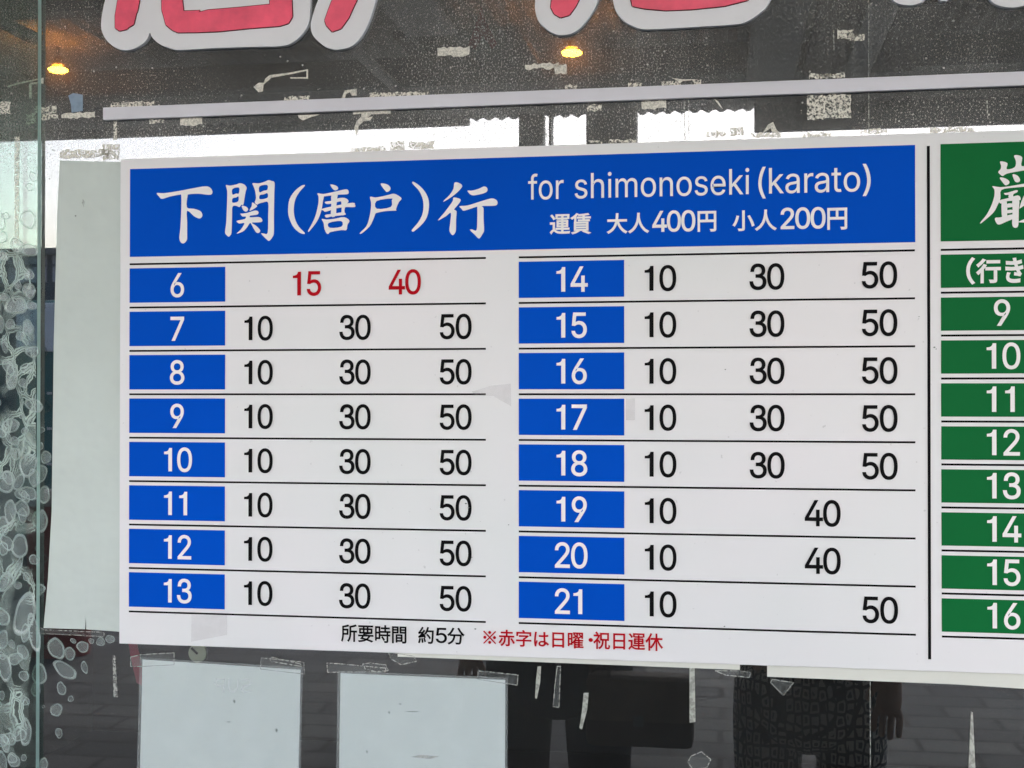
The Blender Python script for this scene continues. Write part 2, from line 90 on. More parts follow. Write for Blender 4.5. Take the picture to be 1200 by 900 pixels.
 '約': '185 144 6 4 24 -23 246 66 -11 22 7 5 266 82 -7 -6 -11 21 204 157 23 -22 -6 -4|79 66 7 2 5 -24 90 -12 -1 21 7 2 112 -6 -7 -2 -1 21 100 71 6 -25 -7 -1|37 69 8 -2 -5 -28 14 -12 10 21 6 -2 37 -21 -5 3 9 22 61 64 -6 -30 -8 2|122 72 7 2 9 -21 144 4 -4 18 7 3 165 12 -7 -3 -4 18 142 79 9 -22 -7 -2|200 294 9 -2 -11 -48 145 168 25 31 7 -3 168 153 -5 4 10 15 197 204 -9 -19 33 0 298 204 -34 0 -4 -136 278 5 11 11 -3 -5 264 -1 7 0 -8 0 214 1 22 -2 4 -7 222 -25 0 7 20 -1 274 -26 -11 -1 13 2 303 -11 -9 -10 12 17 325 215 -5 -157 0 4 325 229 0 0 -39 0 207 229 39 0 8 19 226 289 -5 -21 -8 2|25 84 -2 5 7 4 135 105 -91 -14 2 -7 139 85 -1 6 8 3 162 92 -7 -2 -4 19 138 164 10 -23 -7 -2 117 159 7 1 4 -11 129 126 -4 11 -23 -3 62 117 22 3 30 30 149 224 -26 -38 -8 5 126 239 8 -5 -8 -15 98 196 10 13 -15 -2 53 192 15 1 22 26 116 284 -19 -33 -8 4 91 295 9 -4 -17 -38 36 207 9 10 -8 -11 15 187 6 2 3 -6 23 163 -1 5 5 3 81 173 -44 -6 -16 -20 45 131 6 7 -12 -12 16 109 8 2 3 -7',
 '分': '236 288 21 -47 -8 -3 211 278 9 3 25 -52 315 138 -37 31 5 7 336 160 -6 -6 -36 27|113 287 10 -2 -20 -53 15 155 42 30 7 -5 38 134 -5 6 9 8 65 160 -9 -9 0 -8 65 136 0 8 23 0 133 136 -22 0 -8 -60 23 -7 83 28 6 -5 39 -29 -3 7 89 32 161 136 -10 -69 31 0 256 136 -32 0 -4 -88 238 5 9 9 -3 -4 223 1 7 0 -8 0 171 3 22 -2 4 -8 179 -23 0 7 22 -2 235 -24 -12 -1 11 1 262 -12 -8 -8 12 14 284 149 -5 -107 0 4 284 162 0 0 -72 0 67 162 73 0 30 32 141 279 -18 -44 -9 3',
 '赤': '257 117 8 3 21 -29 311 25 -10 24 8 4 336 36 -9 -4 -10 25 280 126 22 -28 -7 -3|68 125 8 -2 -10 -27 14 43 23 21 6 -3 35 28 -6 5 24 23 94 119 -13 -32 -9 2|58 252 34 0 0 -9 58 227 0 8 34 0 161 227 -34 0 0 -17 161 177 0 16 -45 0 25 177 46 0 0 -9 25 151 0 9 33 0 125 151 -33 0 0 -7 125 129 0 7 0 -42 54 -8 65 41 7 -5 74 -28 -4 6 70 46 152 128 0 -49 0 8 152 151 0 -7 18 0 207 151 -19 0 0 -49 207 5 0 49 0 -5 200 -1 5 0 -6 -1 157 -1 19 -1 3 -8 166 -28 -1 8 26 0 220 -23 -11 -5 11 4 235 5 0 -16 0 48 235 151 0 -49 31 0 327 151 -31 0 0 9 327 177 0 -9 -46 0 189 177 46 0 0 16 189 227 0 -17 35 0 294 227 -35 0 0 8 294 252 0 -9 -35 0 189 252 35 0 0 14 189 294 0 -14 -9 0 161 294 10 0 0 -14 161 252 0 14 -34 0',
 '字': '161 127 21 10 0 -7 161 105 0 7 -46 0 24 105 46 0 0 -8 24 80 0 8 46 0 161 80 -46 0 0 -25 161 5 0 25 0 -5 153 -2 6 0 -6 0 100 -1 24 -1 5 -7 112 -28 -2 8 29 0 172 -23 -12 -5 13 4 189 4 0 -15 0 25 189 80 0 -25 45 0 326 80 -46 0 0 8 326 105 0 -8 -46 0 189 105 45 0 0 4 189 118 0 -4 31 16 273 181 -22 -23 -6 4 255 194 6 -4 -2 0 249 193 2 0 -56 0 82 193 55 0 0 -8 82 168 0 8 47 0 222 168 -47 0 -18 -15|148 289 9 2 7 -10 166 258 -4 10 -46 0 28 258 46 0 0 -24 28 185 0 24 9 0 54 185 -9 0 0 16 54 232 0 -15 80 0 295 232 -80 0 0 -15 295 185 0 16 9 0 322 185 -9 0 0 24 322 258 0 -24 -42 0 197 258 42 0 -5 11 174 297 9 -12 -9 -3',
 'は': '89 268 -2 -6 -10 0 58 270 11 -1 0 -7 56 245 2 8 -4 -29 40 98 0 51 0 -48 54 -13 -7 25 8 1 78 -11 -8 -1 0 4 77 1 1 -3 0 4 79 17 -1 -5 3 17 104 94 -9 -24 -5 4 89 105 5 -3 -6 -14 69 54 6 16 -2 17 66 103 0 -17 0 39 83 244 -7 -33 1 6|237 65 -12 3 0 -4 237 53 0 4 0 -24 199 14 29 0 -25 0 156 42 0 -18 0 17 201 70 -26 0 13 0|262 270 -1 -7 -10 0 231 270 10 0 0 -6 232 248 0 6 0 -14 232 205 0 14 -11 0 199 204 11 0 -21 0 140 207 20 -2 0 -9 140 181 0 8 20 -2 199 178 -20 0 11 0 232 179 -11 0 0 -29 236 89 -1 27 -11 2 203 92 12 0 -46 0 131 39 0 30 0 -31 204 -11 -47 0 47 0 264 46 0 -29 0 2 264 53 0 -3 18 -10 317 12 -17 17 5 8 333 36 -6 -8 -19 16 263 81 29 -11 -1 29 259 181 0 -36 21 1 320 187 -20 -3 0 9 320 214 0 -9 -19 -3 259 206 21 2 0 17 260 249 0 -10 1 7',
 '日': '89 123 0 -33 58 0 263 123 -58 0 0 -33 263 25 0 33 -58 0 89 25 58 0 0 33|89 149 58 0 0 32 89 244 0 -32 58 0 263 244 -58 0 0 -32 263 149 0 32 -58 0|62 270 76 0 0 -98 62 -24 0 98 9 0 89 -24 -9 0 0 7 89 -1 0 -8 58 0 263 -1 -58 0 0 -7 263 -22 0 7 10 0 291 -22 -9 0 0 97 291 270 0 -97 -76 0',
 '曜': '242 243 4 4 11 -9 274 212 -7 9 4 5 286 226 -4 -4 -7 8 255 255 10 -9 -5 -4|137 243 4 4 11 -9 169 212 -7 9 4 5 182 226 -4 -4 -7 8 150 255 10 -9 -5 -4|174 74 0 -8 20 0 234 74 -20 0 0 -8 234 50 0 8 -20 0 174 50 20 0 0 8|174 93 20 0 0 8 174 116 0 -7 20 0 234 116 -20 0 0 -7 234 93 0 8 -20 0|223 161 7 3 4 -7 234 137 -3 8 -17 0 182 137 17 0 5 9 196 163 -4 -9 -8 3 172 171 8 -3 -12 -28 112 83 24 23 5 -4 130 67 -5 4 7 7 150 90 -6 -8 0 -39 150 -28 0 40 8 0 174 -28 -8 0 0 5 174 -14 0 -5 53 0 333 -14 -53 0 0 7 333 6 0 -6 -25 0 258 6 25 0 0 9 258 31 0 -8 19 0 317 31 -20 0 0 6 317 50 0 -6 -20 0 258 50 19 0 0 8 258 74 0 -8 19 0 317 74 -20 0 0 7 317 93 0 -6 -20 0 258 93 19 0 0 8 258 116 0 -7 23 0 327 116 -23 0 0 7 327 137 0 -7 -22 0 260 137 22 0 -4 10 245 168 5 -9 -7 -2|174 31 0 -8 20 0 234 31 -20 0 0 -8 234 6 0 9 -20 0 174 6 20 0 0 9|126 188 19 7 2 -7 133 168 -3 6 22 10 199 199 -22 -10 0 -9 199 171 0 9 7 0 221 171 -8 0 0 37 221 282 0 -37 -30 0 131 282 30 0 0 -7 131 262 0 7 22 0 199 262 -23 0 0 -14 199 219 0 15 -28 -12|231 188 18 7 2 -7 237 168 -2 6 22 10 301 198 -21 -10 0 -9 301 169 0 10 8 0 324 169 -7 0 0 38 324 282 0 -38 -30 0 234 282 30 0 0 -7 234 262 0 7 23 0 301 262 -22 0 0 -14 301 218 0 15 -26 -12|90 145 -14 0 0 -27 90 65 0 27 -14 0 48 65 14 0 0 27 48 145 0 -27 14 0|90 168 0 26 -14 0 48 168 14 0 0 26 48 246 0 -26 14 0 90 246 -14 0 0 -26|26 270 28 0 0 -86 26 13 0 85 7 0 48 13 -8 0 0 9 48 41 0 -9 21 0 111 41 -21 0 0 76 111 270 0 -76 -28 0',
 '祝': '174 247 0 -30 39 0 291 247 -39 0 0 -30 291 157 0 30 -39 0 174 157 39 0 0 30|54 280 6 5 13 -13 86 235 -6 13 7 4 107 249 -7 -5 -7 12 74 293 12 -14 -7 -4|149 271 56 0 0 -46 149 133 0 46 12 0 186 133 -12 0 -4 -70 112 -8 60 26 5 -5 128 -29 -3 6 66 30 212 133 -5 -79 11 0 246 133 -11 0 0 -41 246 8 0 42 0 -26 277 -26 -25 0 5 0 308 -26 -5 0 22 0 339 36 -3 -49 -7 2 316 47 5 -5 -1 -43 306 -4 8 0 -5 0 281 -4 3 0 -8 0 271 8 0 -10 0 42 271 133 0 -41 16 0 317 133 -15 0 0 46 317 271 0 -46 -56 0|19 234 33 0 0 -8 19 210 0 8 29 0 105 210 -29 0 -20 -44 12 100 36 24 4 -5 24 74 -2 7 15 11 70 116 -15 -17 0 -48 70 -28 0 48 8 0 95 -28 -9 0 0 51 95 123 0 -50 13 -15 131 79 -8 10 5 7 147 100 -5 -7 -7 9 98 151 13 -13 16 23 138 225 -10 -26 -5 3 124 235 4 -3 -2 0 119 234 1 0 -34 0',
 '休': '107 205 33 0 0 -9 107 179 0 9 29 0 192 179 -28 0 -22 -57 95 35 38 30 6 -5 114 15 -4 6 35 30 206 150 -24 -55 0 -59 206 -28 0 59 9 0 232 -28 -9 0 0 62 232 158 0 -62 23 -56 323 17 -34 31 4 7 343 37 -7 -4 -37 30 248 179 22 -55 28 0 334 179 -29 0 0 9 334 205 0 -9 -34 0 232 205 34 0 0 28 232 289 0 -28 -9 0 206 289 9 0 0 -28 206 205 0 28 -33 0|103 292 9 -3 -21 -55 7 151 39 33 5 -7 23 124 -3 6 14 13 64 170 -13 -17 0 -66 64 -27 0 66 9 0 90 -27 -8 0 0 78 90 208 0 -78 15 24 129 284 -11 -26 -9 3',
 '※': '175 207 -14 0 14 0 201 233 0 -15 0 14 175 259 14 0 -14 0 149 233 0 14 0 -15|175 143 39 39 -38 39 60 259 38 -39 -4 -4 49 249 4 3 39 -39 165 133 -39 39 -39 -39 49 17 39 39 3 -3 59 7 -3 3 39 39 175 123 -39 -39 39 -39 291 7 -39 39 3 4 301 18 -4 -4 -39 38 185 133 39 -38 39 39 301 249 -39 -39 -4 3 291 259 3 -4 -39 -39|102 133 0 -14 0 14 75 159 15 0 -14 0 49 133 0 14 0 -14 75 107 -14 0 15 0|249 133 0 14 0 -14 275 107 -14 0 14 0 301 133 0 -14 0 14 275 159 14 0 -14 0|175 60 14 0 -14 0 149 33 0 15 0 -14 175 7 -14 0 14 0 201 33 0 -14 0 15',
 '・': '175 170 21 0 -21 0 138 133 0 21 0 -21 175 96 -21 0 21 0 212 133 0 -21 0 21',
 '行': '152 273 58 0 0 -8 152 248 0 8 58 0 325 248 -58 0 0 8 325 273 0 -8 -58 0|93 294 9 -3 -17 -25 12 218 30 20 5 -5 28 197 -4 6 31 22 119 284 -24 -30 -9 3|137 176 66 0 0 -8 137 151 0 9 39 0 255 151 -39 0 0 -48 255 6 0 48 0 -6 246 -2 6 1 -7 0 191 -1 25 -1 4 -8 200 -27 -1 7 34 0 266 -23 -12 -5 11 4 282 6 0 -17 0 48 282 151 0 -48 17 0 334 151 -17 0 0 9 334 176 0 -8 -65 0|107 219 9 -3 -24 -40 9 113 36 26 5 -6 27 91 -4 5 13 10 67 127 -13 -13 0 -52 67 -29 0 52 9 0 93 -29 -8 0 0 62 93 156 0 -62 15 18 132 210 -11 -18 -8 3',
 'き': '107 93 -9 -12 -9 2 79 98 10 -1 -7 -15 66 48 0 20 0 -44 173 -17 -68 0 30 0 255 -11 -24 -4 1 9 256 17 0 -9 -25 -5 173 10 33 0 -55 0 92 53 0 -29 0 16|176 244 -3 11 1 -3 178 236 -1 3 -33 -2 63 240 42 -5 0 -9 64 214 0 9 44 -4 185 212 -34 -2 3 -9 194 185 -3 9 3 -7 201 166 -2 6 -39 -3 56 168 53 -6 0 -9 57 142 0 9 54 -4 211 143 -42 -4 8 -18 239 92 -11 16 -11 1 186 98 19 -2 -1 -7 184 77 1 7 24 -3 261 65 -20 6 4 8 275 87 -5 -7 -5 5 262 102 4 -6 -9 13 237 145 8 -15 25 4 301 158 -17 -5 -2 9 297 184 1 -9 -17 -5 227 169 29 4 -3 7 218 190 3 -7 -2 8 211 214 2 -8 24 3 280 228 -20 -5 -2 9 276 254 1 -9 -22 -8 204 238 25 3 -4 14 196 279 1 -13 -10 -1 166 276 10 1 3 -10',
 '（': '243 133 0 68 0 -68 313 -34 -42 43 7 4 334 -23 -7 -3 -40 42 269 133 0 -62 0 62 334 289 -40 -42 -7 3 313 300 7 -4 -42 -43',
}

# ------------------------------------------------------------------ helpers
def lin(r, g, b):
    f = lambda c: (c / 255 / 12.92) if c / 255 <= 0.04045 else ((c / 255 + 0.055) / 1.055) ** 2.4
    return (f(r), f(g), f(b), 1.0)

def link(name, me, m=None, parent=None, kind=None):
    o = bpy.data.objects.new(name, me); SC.collection.objects.link(o)
    if m is not None and me is not None and not me.materials:
        me.materials.append(m)
    if parent is not None: o.parent = parent
    if kind: o['kind'] = kind
    return o

def tag(o, label, cat, group=None):
    o['label'] = label; o['category'] = cat
    if group: o['group'] = group
    return o

def thing(name, loc, label, cat, group=None):
    o = bpy.data.objects.new(name, None); SC.collection.objects.link(o)
    o.location = loc; o.empty_display_size = 0.05
    return tag(o, label, cat, group)

def mesh_of(verts, faces, name='mesh'):
    me = bpy.data.meshes.new(name); me.from_pydata([tuple(v) for v in verts], [], faces); me.update()
    return me

def box(name, x0, x1, y0, y1, z0, z1, m, parent=None, bevel=0.0, kind=None, base=None):
    b = base or Vector((0, 0, 0))
    bm = bmesh.new()
    bmesh.ops.create_cube(bm, size=1.0)
    for v in bm.verts:
        v.co = Vector(((x0 + x1) / 2 + v.co.x * (x1 - x0), (y0 + y1) / 2 + v.co.y * (y1 - y0), (z0 + z1) / 2 + v.co.z * (z1 - z0))) - b
    if bevel: bmesh.ops.bevel(bm, geom=bm.edges[:], offset=bevel, segments=2, affect='EDGES', profile=0.6)
    me = bpy.data.meshes.new(name); bm.to_mesh(me); bm.free()
    return link(name, me, m, parent, kind)

def rect(name, x0, x1, z0, z1, y, m, parent=None, base=None):
    b = base or Vector((0, 0, 0))
    vs = [Vector(p) - b for p in ((x0, y, z0), (x1, y, z0), (x1, y, z1), (x0, y, z1))]
    return link(name, mesh_of(vs, [(0, 1, 2, 3)], name), m, parent)

def smooth_closed(pts, n=4, tension=0.5):
    out = []; N = len(pts)
    for i in range(N):
        p0, p1, p2, p3 = pts[i - 1], pts[i], pts[(i + 1) % N], pts[(i + 2) % N]
        for k in range(n):
            t = k / n; t2 = t * t; t3 = t2 * t
            out.append(tuple(0.5 * (2 * p1[j] + (p2[j] - p0[j]) * t + (2 * p0[j] - 5 * p1[j] + 4 * p2[j] - p3[j]) * t2 + (3 * p1[j] - p0[j] - 3 * p2[j] + p3[j]) * t3) for j in (0, 1)))
    return out

def poly_slab(name, pts, y0, y1, m, parent=None, base=None, holes=(), mats=None):
    """Outline in (x, z) given real thickness from y0 (front) to y1 (back)."""
    b = base or Vector((0, 0, 0))
    loops = [list(pts)] + [list(h) for h in holes]
    v3 = [[Vector((p[0], p[1], 0)) for p in l] for l in loops]
    tris = tessellate_polygon(v3)
    flat = [p for l in loops for p in l]; n = len(flat)
    verts = [Vector((p[0], y0, p[1])) - b for p in flat] + [Vector((p[0], y1, p[1])) - b for p in flat]
    faces = []
    for t in tris:
        a, c, d = [flat[i] for i in t]
        area = (c[0] - a[0]) * (d[1] - a[1]) - (c[1] - a[1]) * (d[0] - a[0])
        t = tuple(t) if area > 0 else (t[0], t[2], t[1])
        faces.append(t); faces.append((t[0] + n, t[2] + n, t[1] + n))
    off = 0
    for l in loops:
        k = len(l)
        for i in range(k):
            a, c = off + i, off + (i + 1) % k
            faces.append((a, a + n, c + n, c))
        off += k
    me = mesh_of(verts, faces, name)
    bm = bmesh.new(); bm.from_mesh(me); bmesh.ops.recalc_face_normals(bm, faces=bm.faces[:]); bm.to_mesh(me); bm.free()
    o = link(name, me, m, parent)
    return o

def flat_poly(name, pts, y, m, parent=None, base=None):
    b = base or Vector((0, 0, 0))
    tris = tessellate_polygon([[Vector((p[0], p[1], 0)) for p in pts]])
    faces = []
    for t in tris:
        a, c, d = [pts[i] for i in t]
        area = (c[0] - a[0]) * (d[1] - a[1]) - (c[1] - a[1]) * (d[0] - a[0])
        faces.append(tuple(t) if area > 0 else (t[0], t[2], t[1]))
    return link(name, mesh_of([Vector((p[0], y, p[1])) - b for p in pts], faces, name), m, parent)

def fill_outlines(splines, offset=0.0, res=4, name='print'):
    """Bezier outlines in glyph units -> flat filled mesh; offset > 0 makes the writing bolder."""
    loops = []; gap = 5.5 if max(q[1] for p in splines for q in p) > 350 else 3.2
    for pts in splines:
        L_ = []; n = len(pts)
        for i in range(n):
            p, q = pts[i], pts[(i + 1) % n]
            a, b, c, d = Vector(p[0:2]), Vector(p[4:6]), Vector(q[2:4]), Vector(q[0:2])
            if (d - a).length < 1e-4: continue
            off = max(abs((b - a).x * (d - a).y - (b - a).y * (d - a).x), abs((c - a).x * (d - a).y - (c - a).y * (d - a).x)) / (d - a).length
            k = 1 if off < .8 else max(2, min(res + 2, int(off / 6) + 2))
            for j in range(k):
                t = j / k; u = 1 - t
                L_.append(a * u ** 3 + b * 3 * u * u * t + c * 3 * u * t * t + d * t ** 3)
        M_ = []
        for v in L_:
            if not M_ or (v - M_[-1]).length > gap: M_.append(v)
        while len(M_) > 3 and (M_[0] - M_[-1]).length < gap: M_.pop()
        if len(M_) > 2: loops.append(M_)
    def area(l): return .5 * sum(l[i - 1].x * l[i].y - l[i].x * l[i - 1].y for i in range(len(l)))
    if offset:
        sg = 1 if area(max(loops, key=lambda l: abs(area(l)))) > 0 else -1
        out = []
        for l in loops:
            n = len(l); o_ = []
            for i in range(n):
                d1 = (l[i] - l[i - 1]).normalized(); d2 = (l[(i + 1) % n] - l[i]).normalized()
                n1 = Vector((d1.y, -d1.x)) * sg; n2 = Vector((d2.y, -d2.x)) * sg
                m_ = n1 + n2
                m_ = n1 if m_.length < .2 else m_ * (2 / m_.length_squared)
                if m_.length > 1.8: m_ = m_.normalized() * 1.8
                o_.append(l[i] + m_ * offset)
            out.append(o_)
        loops = out
    # each outer contour with its own counters; overlapping strokes lie a hair apart
    def inside(p, l):
        c = False
        for i in range(len(l)):
            q, r = l[i - 1], l[i]
            if (q.y > p.y) != (r.y > p.y) and p.x < (r.x - q.x) * (p.y - q.y) / (r.y - q.y) + q.x: c = not c
        return c
    sg = 1 if area(max(loops, key=lambda l: abs(area(l)))) > 0 else -1
    outer = [l for l in loops if area(l) * sg > 0]; inner = [l for l in loops if area(l) * sg <= 0]
    vs = []; fs = []
    for k, l in enumerate(outer):
        grp = [l] + [h for h in inner if min((abs(area(o)), j) for j, o in enumerate(outer) if inside(h[0], o) or o is l)[1] == k and inside(h[0], l)]
        flat = [v for g in grp for v in g]; b = len(vs)
        vs += [Vector((v.x, v.y, (k % 9))) for v in flat]
        for t in tessellate_polygon([[Vector((v.x, v.y, 0)) for v in g] for g in grp]):
            p, q, r = flat[t[0]], flat[t[1]], flat[t[2]]
            ar = (q - p).x * (r - p).y - (q - p).y * (r - p).x
            if abs(ar) < 1e-9: continue
            fs.append(tuple(b + i for i in (t if ar > 0 else (t[0], t[2], t[1]))))
    return vs, fs

def glyph(c):
    out = []
    for s in GLYPHS[c].split('|'):
        n = list(map(int, s.split())); pts = []
        for i in range(0, len(n), 6):
            x, y, a, b, d, e = n[i:i + 6]
            pts.append((x, y, x + a, y + b, x + d, y + e))
        out.append(pts)
    return out

# the slim sign-writer's one: a stem with a short flag
GLYPHS['1'] = '237 0 0 0 0 0|'.strip('|')
ONE = [(237, 0), (153, 0), (153, 372), (54, 372), (54, 425), (105, 431), (142, 448), (160, 475), (170, 509), (237, 509)]
CELL = 351.0
def path(txt):
    """M/L/C path -> one closed bezier outline in glyph units."""
    t = txt.split(); pts = []; i = 0
    while i < len(t):
        c = t[i]
        if c in 'ML':
            x, y = map(float, t[i + 1].split(',')); pts.append([x, y, x, y, x, y]); i += 2
        elif c == 'C':
            a, b, d = [tuple(map(float, v.split(','))) for v in t[i + 1:i + 4]]
            pts[-1][4], pts[-1][5] = a; pts.append([d[0], d[1], b[0], b[1], d[0], d[1]]); i += 4
        else: i += 1
    if abs(pts[0][0] - pts[-1][0]) + abs(pts[0][1] - pts[-1][1]) < 1:
        l = pts.pop(); pts[0][2], pts[0][3] = l[2], l[3]
    return [tuple(p) for p in pts]
THREE = path('M 124,362 L 60,362 C 62,460 120,516 216,516 C 310,516 370,462 370,382 C 370,335 348,298 303,277 C 362,257 393,212 393,150 '
             'C 393,55 325,-7 217,-7 C 112,-7 46,52 40,158 L 104,158 C 110,88 150,50 217,50 C 286,50 328,88 328,148 C 328,210 286,242 215,242 '
             'L 172,242 L 172,298 L 205,298 C 270,298 305,326 305,378 C 305,428 272,459 216,459 C 160,459 127,424 124,362')
def digit_splines(c):
    if c == '1':
        return [[(x, y, x, y, x, y) for x, y in ONE]]
    g = glyph(c) if c != '3' else [THREE]
    xs = [p[0] for s in g for p in s]; cx = (min(xs) + max(xs)) / 2
    f = 0.913
    return [[(*(((p[0] - cx) * f + CELL / 2), p[1]), *(((p[2] - cx) * f + CELL / 2), p[3]), *(((p[4] - cx) * f + CELL / 2), p[5])) for p in s] for s in g]

NUM_CACHE = {}
def number_mesh(txt, height, offset, m):
    """Digits as one flat print, centred in x, baseline at z = 0."""
    k = (txt, round(height, 5), m.name)
    if k in NUM_CACHE: return NUM_CACHE[k]
    sc = height / 509.0; V = []; F = []
    for i, c in enumerate(txt):
        off = offset if c != '1' else 0.01
        vs, fs = fill_outlines(digit_splines(c), off, 5)
        b = len(V)
        V += [((v.x + i * CELL - len(txt) * CELL / 2) * sc, -.00003 * v.z, v.y * sc) for v in vs]
        F += [tuple(b + j for j in f) for f in fs]
    me = mesh_of(V, F, 'number'); me.materials.append(m); NUM_CACHE[k] = me
    return me

ADV = {'f': 243, 'o': 415, 'r': 247, 's': 365, 'h': 408, 'i': 167, 'm': 608, 'n': 408, 'e': 403, 'k': 378, 'a': 385, 't': 232}
def string_splines(txt, cjk_adv=350):
    out = []; x = 0
    for c in txt:
        if c in '0123456789':
            g = digit_splines(c); adv = CELL
            if any(ord(d) > 256 for d in txt):        # digit among kanji: shrink to the kanji body
                g = [[(p[0] * .58 + 30, p[1] * .53 - 10, p[2] * .58 + 30, p[3] * .53 - 10, p[4] * .58 + 30, p[5] * .53 - 10) for p in s] for s in g]; adv = 265
        elif c == '・': g = [[(p[0] - 80, p[1] - 40, p[2] - 80, p[3] - 40, p[4] - 80, p[5] - 40) for p in s] for s in glyph(c)]; adv = 190
        elif ord(c) > 256: g = glyph(c); adv = cjk_adv
        else: g = glyph(c); adv = ADV.get(c, 300)
        out += [[(p[0] + x, p[1], p[2] + x, p[3], p[4] + x, p[5]) for p in s] for s in g]
        x += adv
    return out

def string_verts(txt, x0, x1, z0, z1, offset=0.0, cjk_adv=350):
    sp = string_splines(txt, cjk_adv)
    xs = [p[0] for s in sp for p in s]; ys = [p[1] for s in sp for p in s]
    vs, fs = fill_outlines(sp, offset, 4)
    ax, az = (x1 - x0) / (max(xs) - min(xs)), (z1 - z0) / (max(ys) - min(ys))
    return [(x0 + (v.x - min(xs)) * ax, -.00003 * v.z, z0 + (v.y - min(ys)) * az) for v in vs], fs

def px_string(name, segs, y, m, parent, base):
    """segs: (text, px0, px1, py_top, py_bottom, offset)"""
    V = []; F = []
    for s in segs:
        txt, a, b, t, d, off = s[:6]
        p, q = at(a, (t + d) / 2, y), at(b, (t + d) / 2, y)
        c = (a + b) / 2
        zt, zb = at(c, t, y).z, at(c, d, y).z
        vs, fs = string_verts(txt, p.x, q.x, zb, zt, off)
        n = len(V); V += [(v[0] - base.x, y - base.y + v[1], v[2] - base.z) for v in vs]; F += [tuple(n + j for j in f) for f in fs]
    return link(name, mesh_of(V, F, name), m, parent)

# ------------------------------------------------------------------ materials
MATS = {}
def new_mat(name):
    m = bpy.data.materials.new(name); m.use_nodes = True; MATS[name] = m
    nt = m.node_tree; b = nt.nodes['Principled BSDF']
    return m, nt, b

def N(nt, t, **kw):
    n = nt.nodes.new(t)
    for k, v in kw.items():
        if k.startswith('i_'):
            key = k[2:]; n.inputs[int(key) if key.isdigit() else key.replace('_', ' ')].default_value = v
        else: setattr(n, k, v)
    return n

def plain(name, col, rough=0.5, spec=0.5, var=0.06, scale=12.0, bump=0.0, bscale=200.0, metal=0.0):
    m, nt, b = new_mat(name); L = nt.links
    tc = N(nt, 'ShaderNodeTexCoord')
    nz = N(nt, 'ShaderNodeTexNoise', i_Scale=scale, i_Detail=5.0, i_Roughness=0.6)
    L.new(tc.outputs['Object'], nz.inputs['Vector'])
    mr = N(nt, 'ShaderNodeMapRange'); mr.inputs[1].default_value = 0.3; mr.inputs[2].default_value = 0.7
    mr.inputs[3].default_value = 1 - var; mr.inputs[4].default_value = 1 + var * 0.5
    L.new(nz.outputs[0], mr.inputs[0])
    mx = N(nt, 'ShaderNodeMix', data_type='RGBA', blend_type='MULTIPLY'); mx.inputs[0].default_value = 1.0
    mx.inputs[6].default_value = col; L.new(mr.outputs[0], mx.inputs[7])
    L.new(mx.outputs[2], b.inputs['Base Color'])
    b.inputs['Roughness'].default_value = rough; b.inputs['Specular IOR Level'].default_value = spec
    b.inputs['Metallic'].default_value = metal
    if bump:
        n2 = N(nt, 'ShaderNodeTexNoise', i_Scale=bscale, i_Detail=3.0); L.new(tc.outputs['Object'], n2.inputs['Vector'])
        bp = N(nt, 'ShaderNodeBump', i_Strength=bump, i_Distance=0.001 if bscale > 20 else .012); L.new(n2.outputs[0], bp.inputs['Height'])
        L.new(bp.outputs[0], b.inputs['Normal'])
    return m

def board_mat():
    m, nt, b = new_mat('white_board_print'); L = nt.links
    tc = N(nt, 'ShaderNodeTexCoord')
    n1 = N(nt, 'ShaderNodeTexNoise', i_Scale=3.0, i_Detail=3.0); L.new(tc.outputs['Object'], n1.inputs['Vector'])
    cr = N(nt, 'ShaderNodeValToRGB'); cr.color_ramp.elements[0].position = .35; cr.color_ramp.elements[1].position = .65
    cr.color_ramp.elements[0].color = (.70, .72, .725, 1); cr.color_ramp.elements[1].color = (.76, .735, .76, 1)
    L.new(n1.outputs[0], cr.inputs[0])
    # fine dust specks and faint smears
    n2 = N(nt, 'ShaderNodeTexNoise', i_Scale=160.0, i_Detail=2.0); L.new(tc.outputs['Object'], n2.inputs['Vector'])
    mr = N(nt, 'ShaderNodeMapRange'); mr.inputs[1].default_value = .24; mr.inputs[2].default_value = .29; mr.inputs[3].default_value = .8; mr.inputs[4].default_value = 1.0
    L.new(n2.outputs[0], mr.inputs[0])
    mx = N(nt, 'ShaderNodeMix', data_type='RGBA', blend_type='MULTIPLY'); mx.inputs[0].default_value = 1.0
    L.new(cr.outputs[0], mx.inputs[6]); L.new(mr.outputs[0], mx.inputs[7]); L.new(mx.outputs[2], b.inputs['Base Color'])
    b.inputs['Roughness'].default_value = .38; b.inputs['Specular IOR Level'].default_value = .18
    n3 = N(nt, 'ShaderNodeTexNoise', i_Scale=6.0, i_Detail=1.0); L.new(tc.outputs['Object'], n3.inputs['Vector'])
    bp = N(nt, 'ShaderNodeBump', i_Strength=.25, i_Distance=.004); L.new(n3.outputs[0], bp.inputs['Height']); L.new(bp.outputs[0], b.inputs['Normal'])
    return m

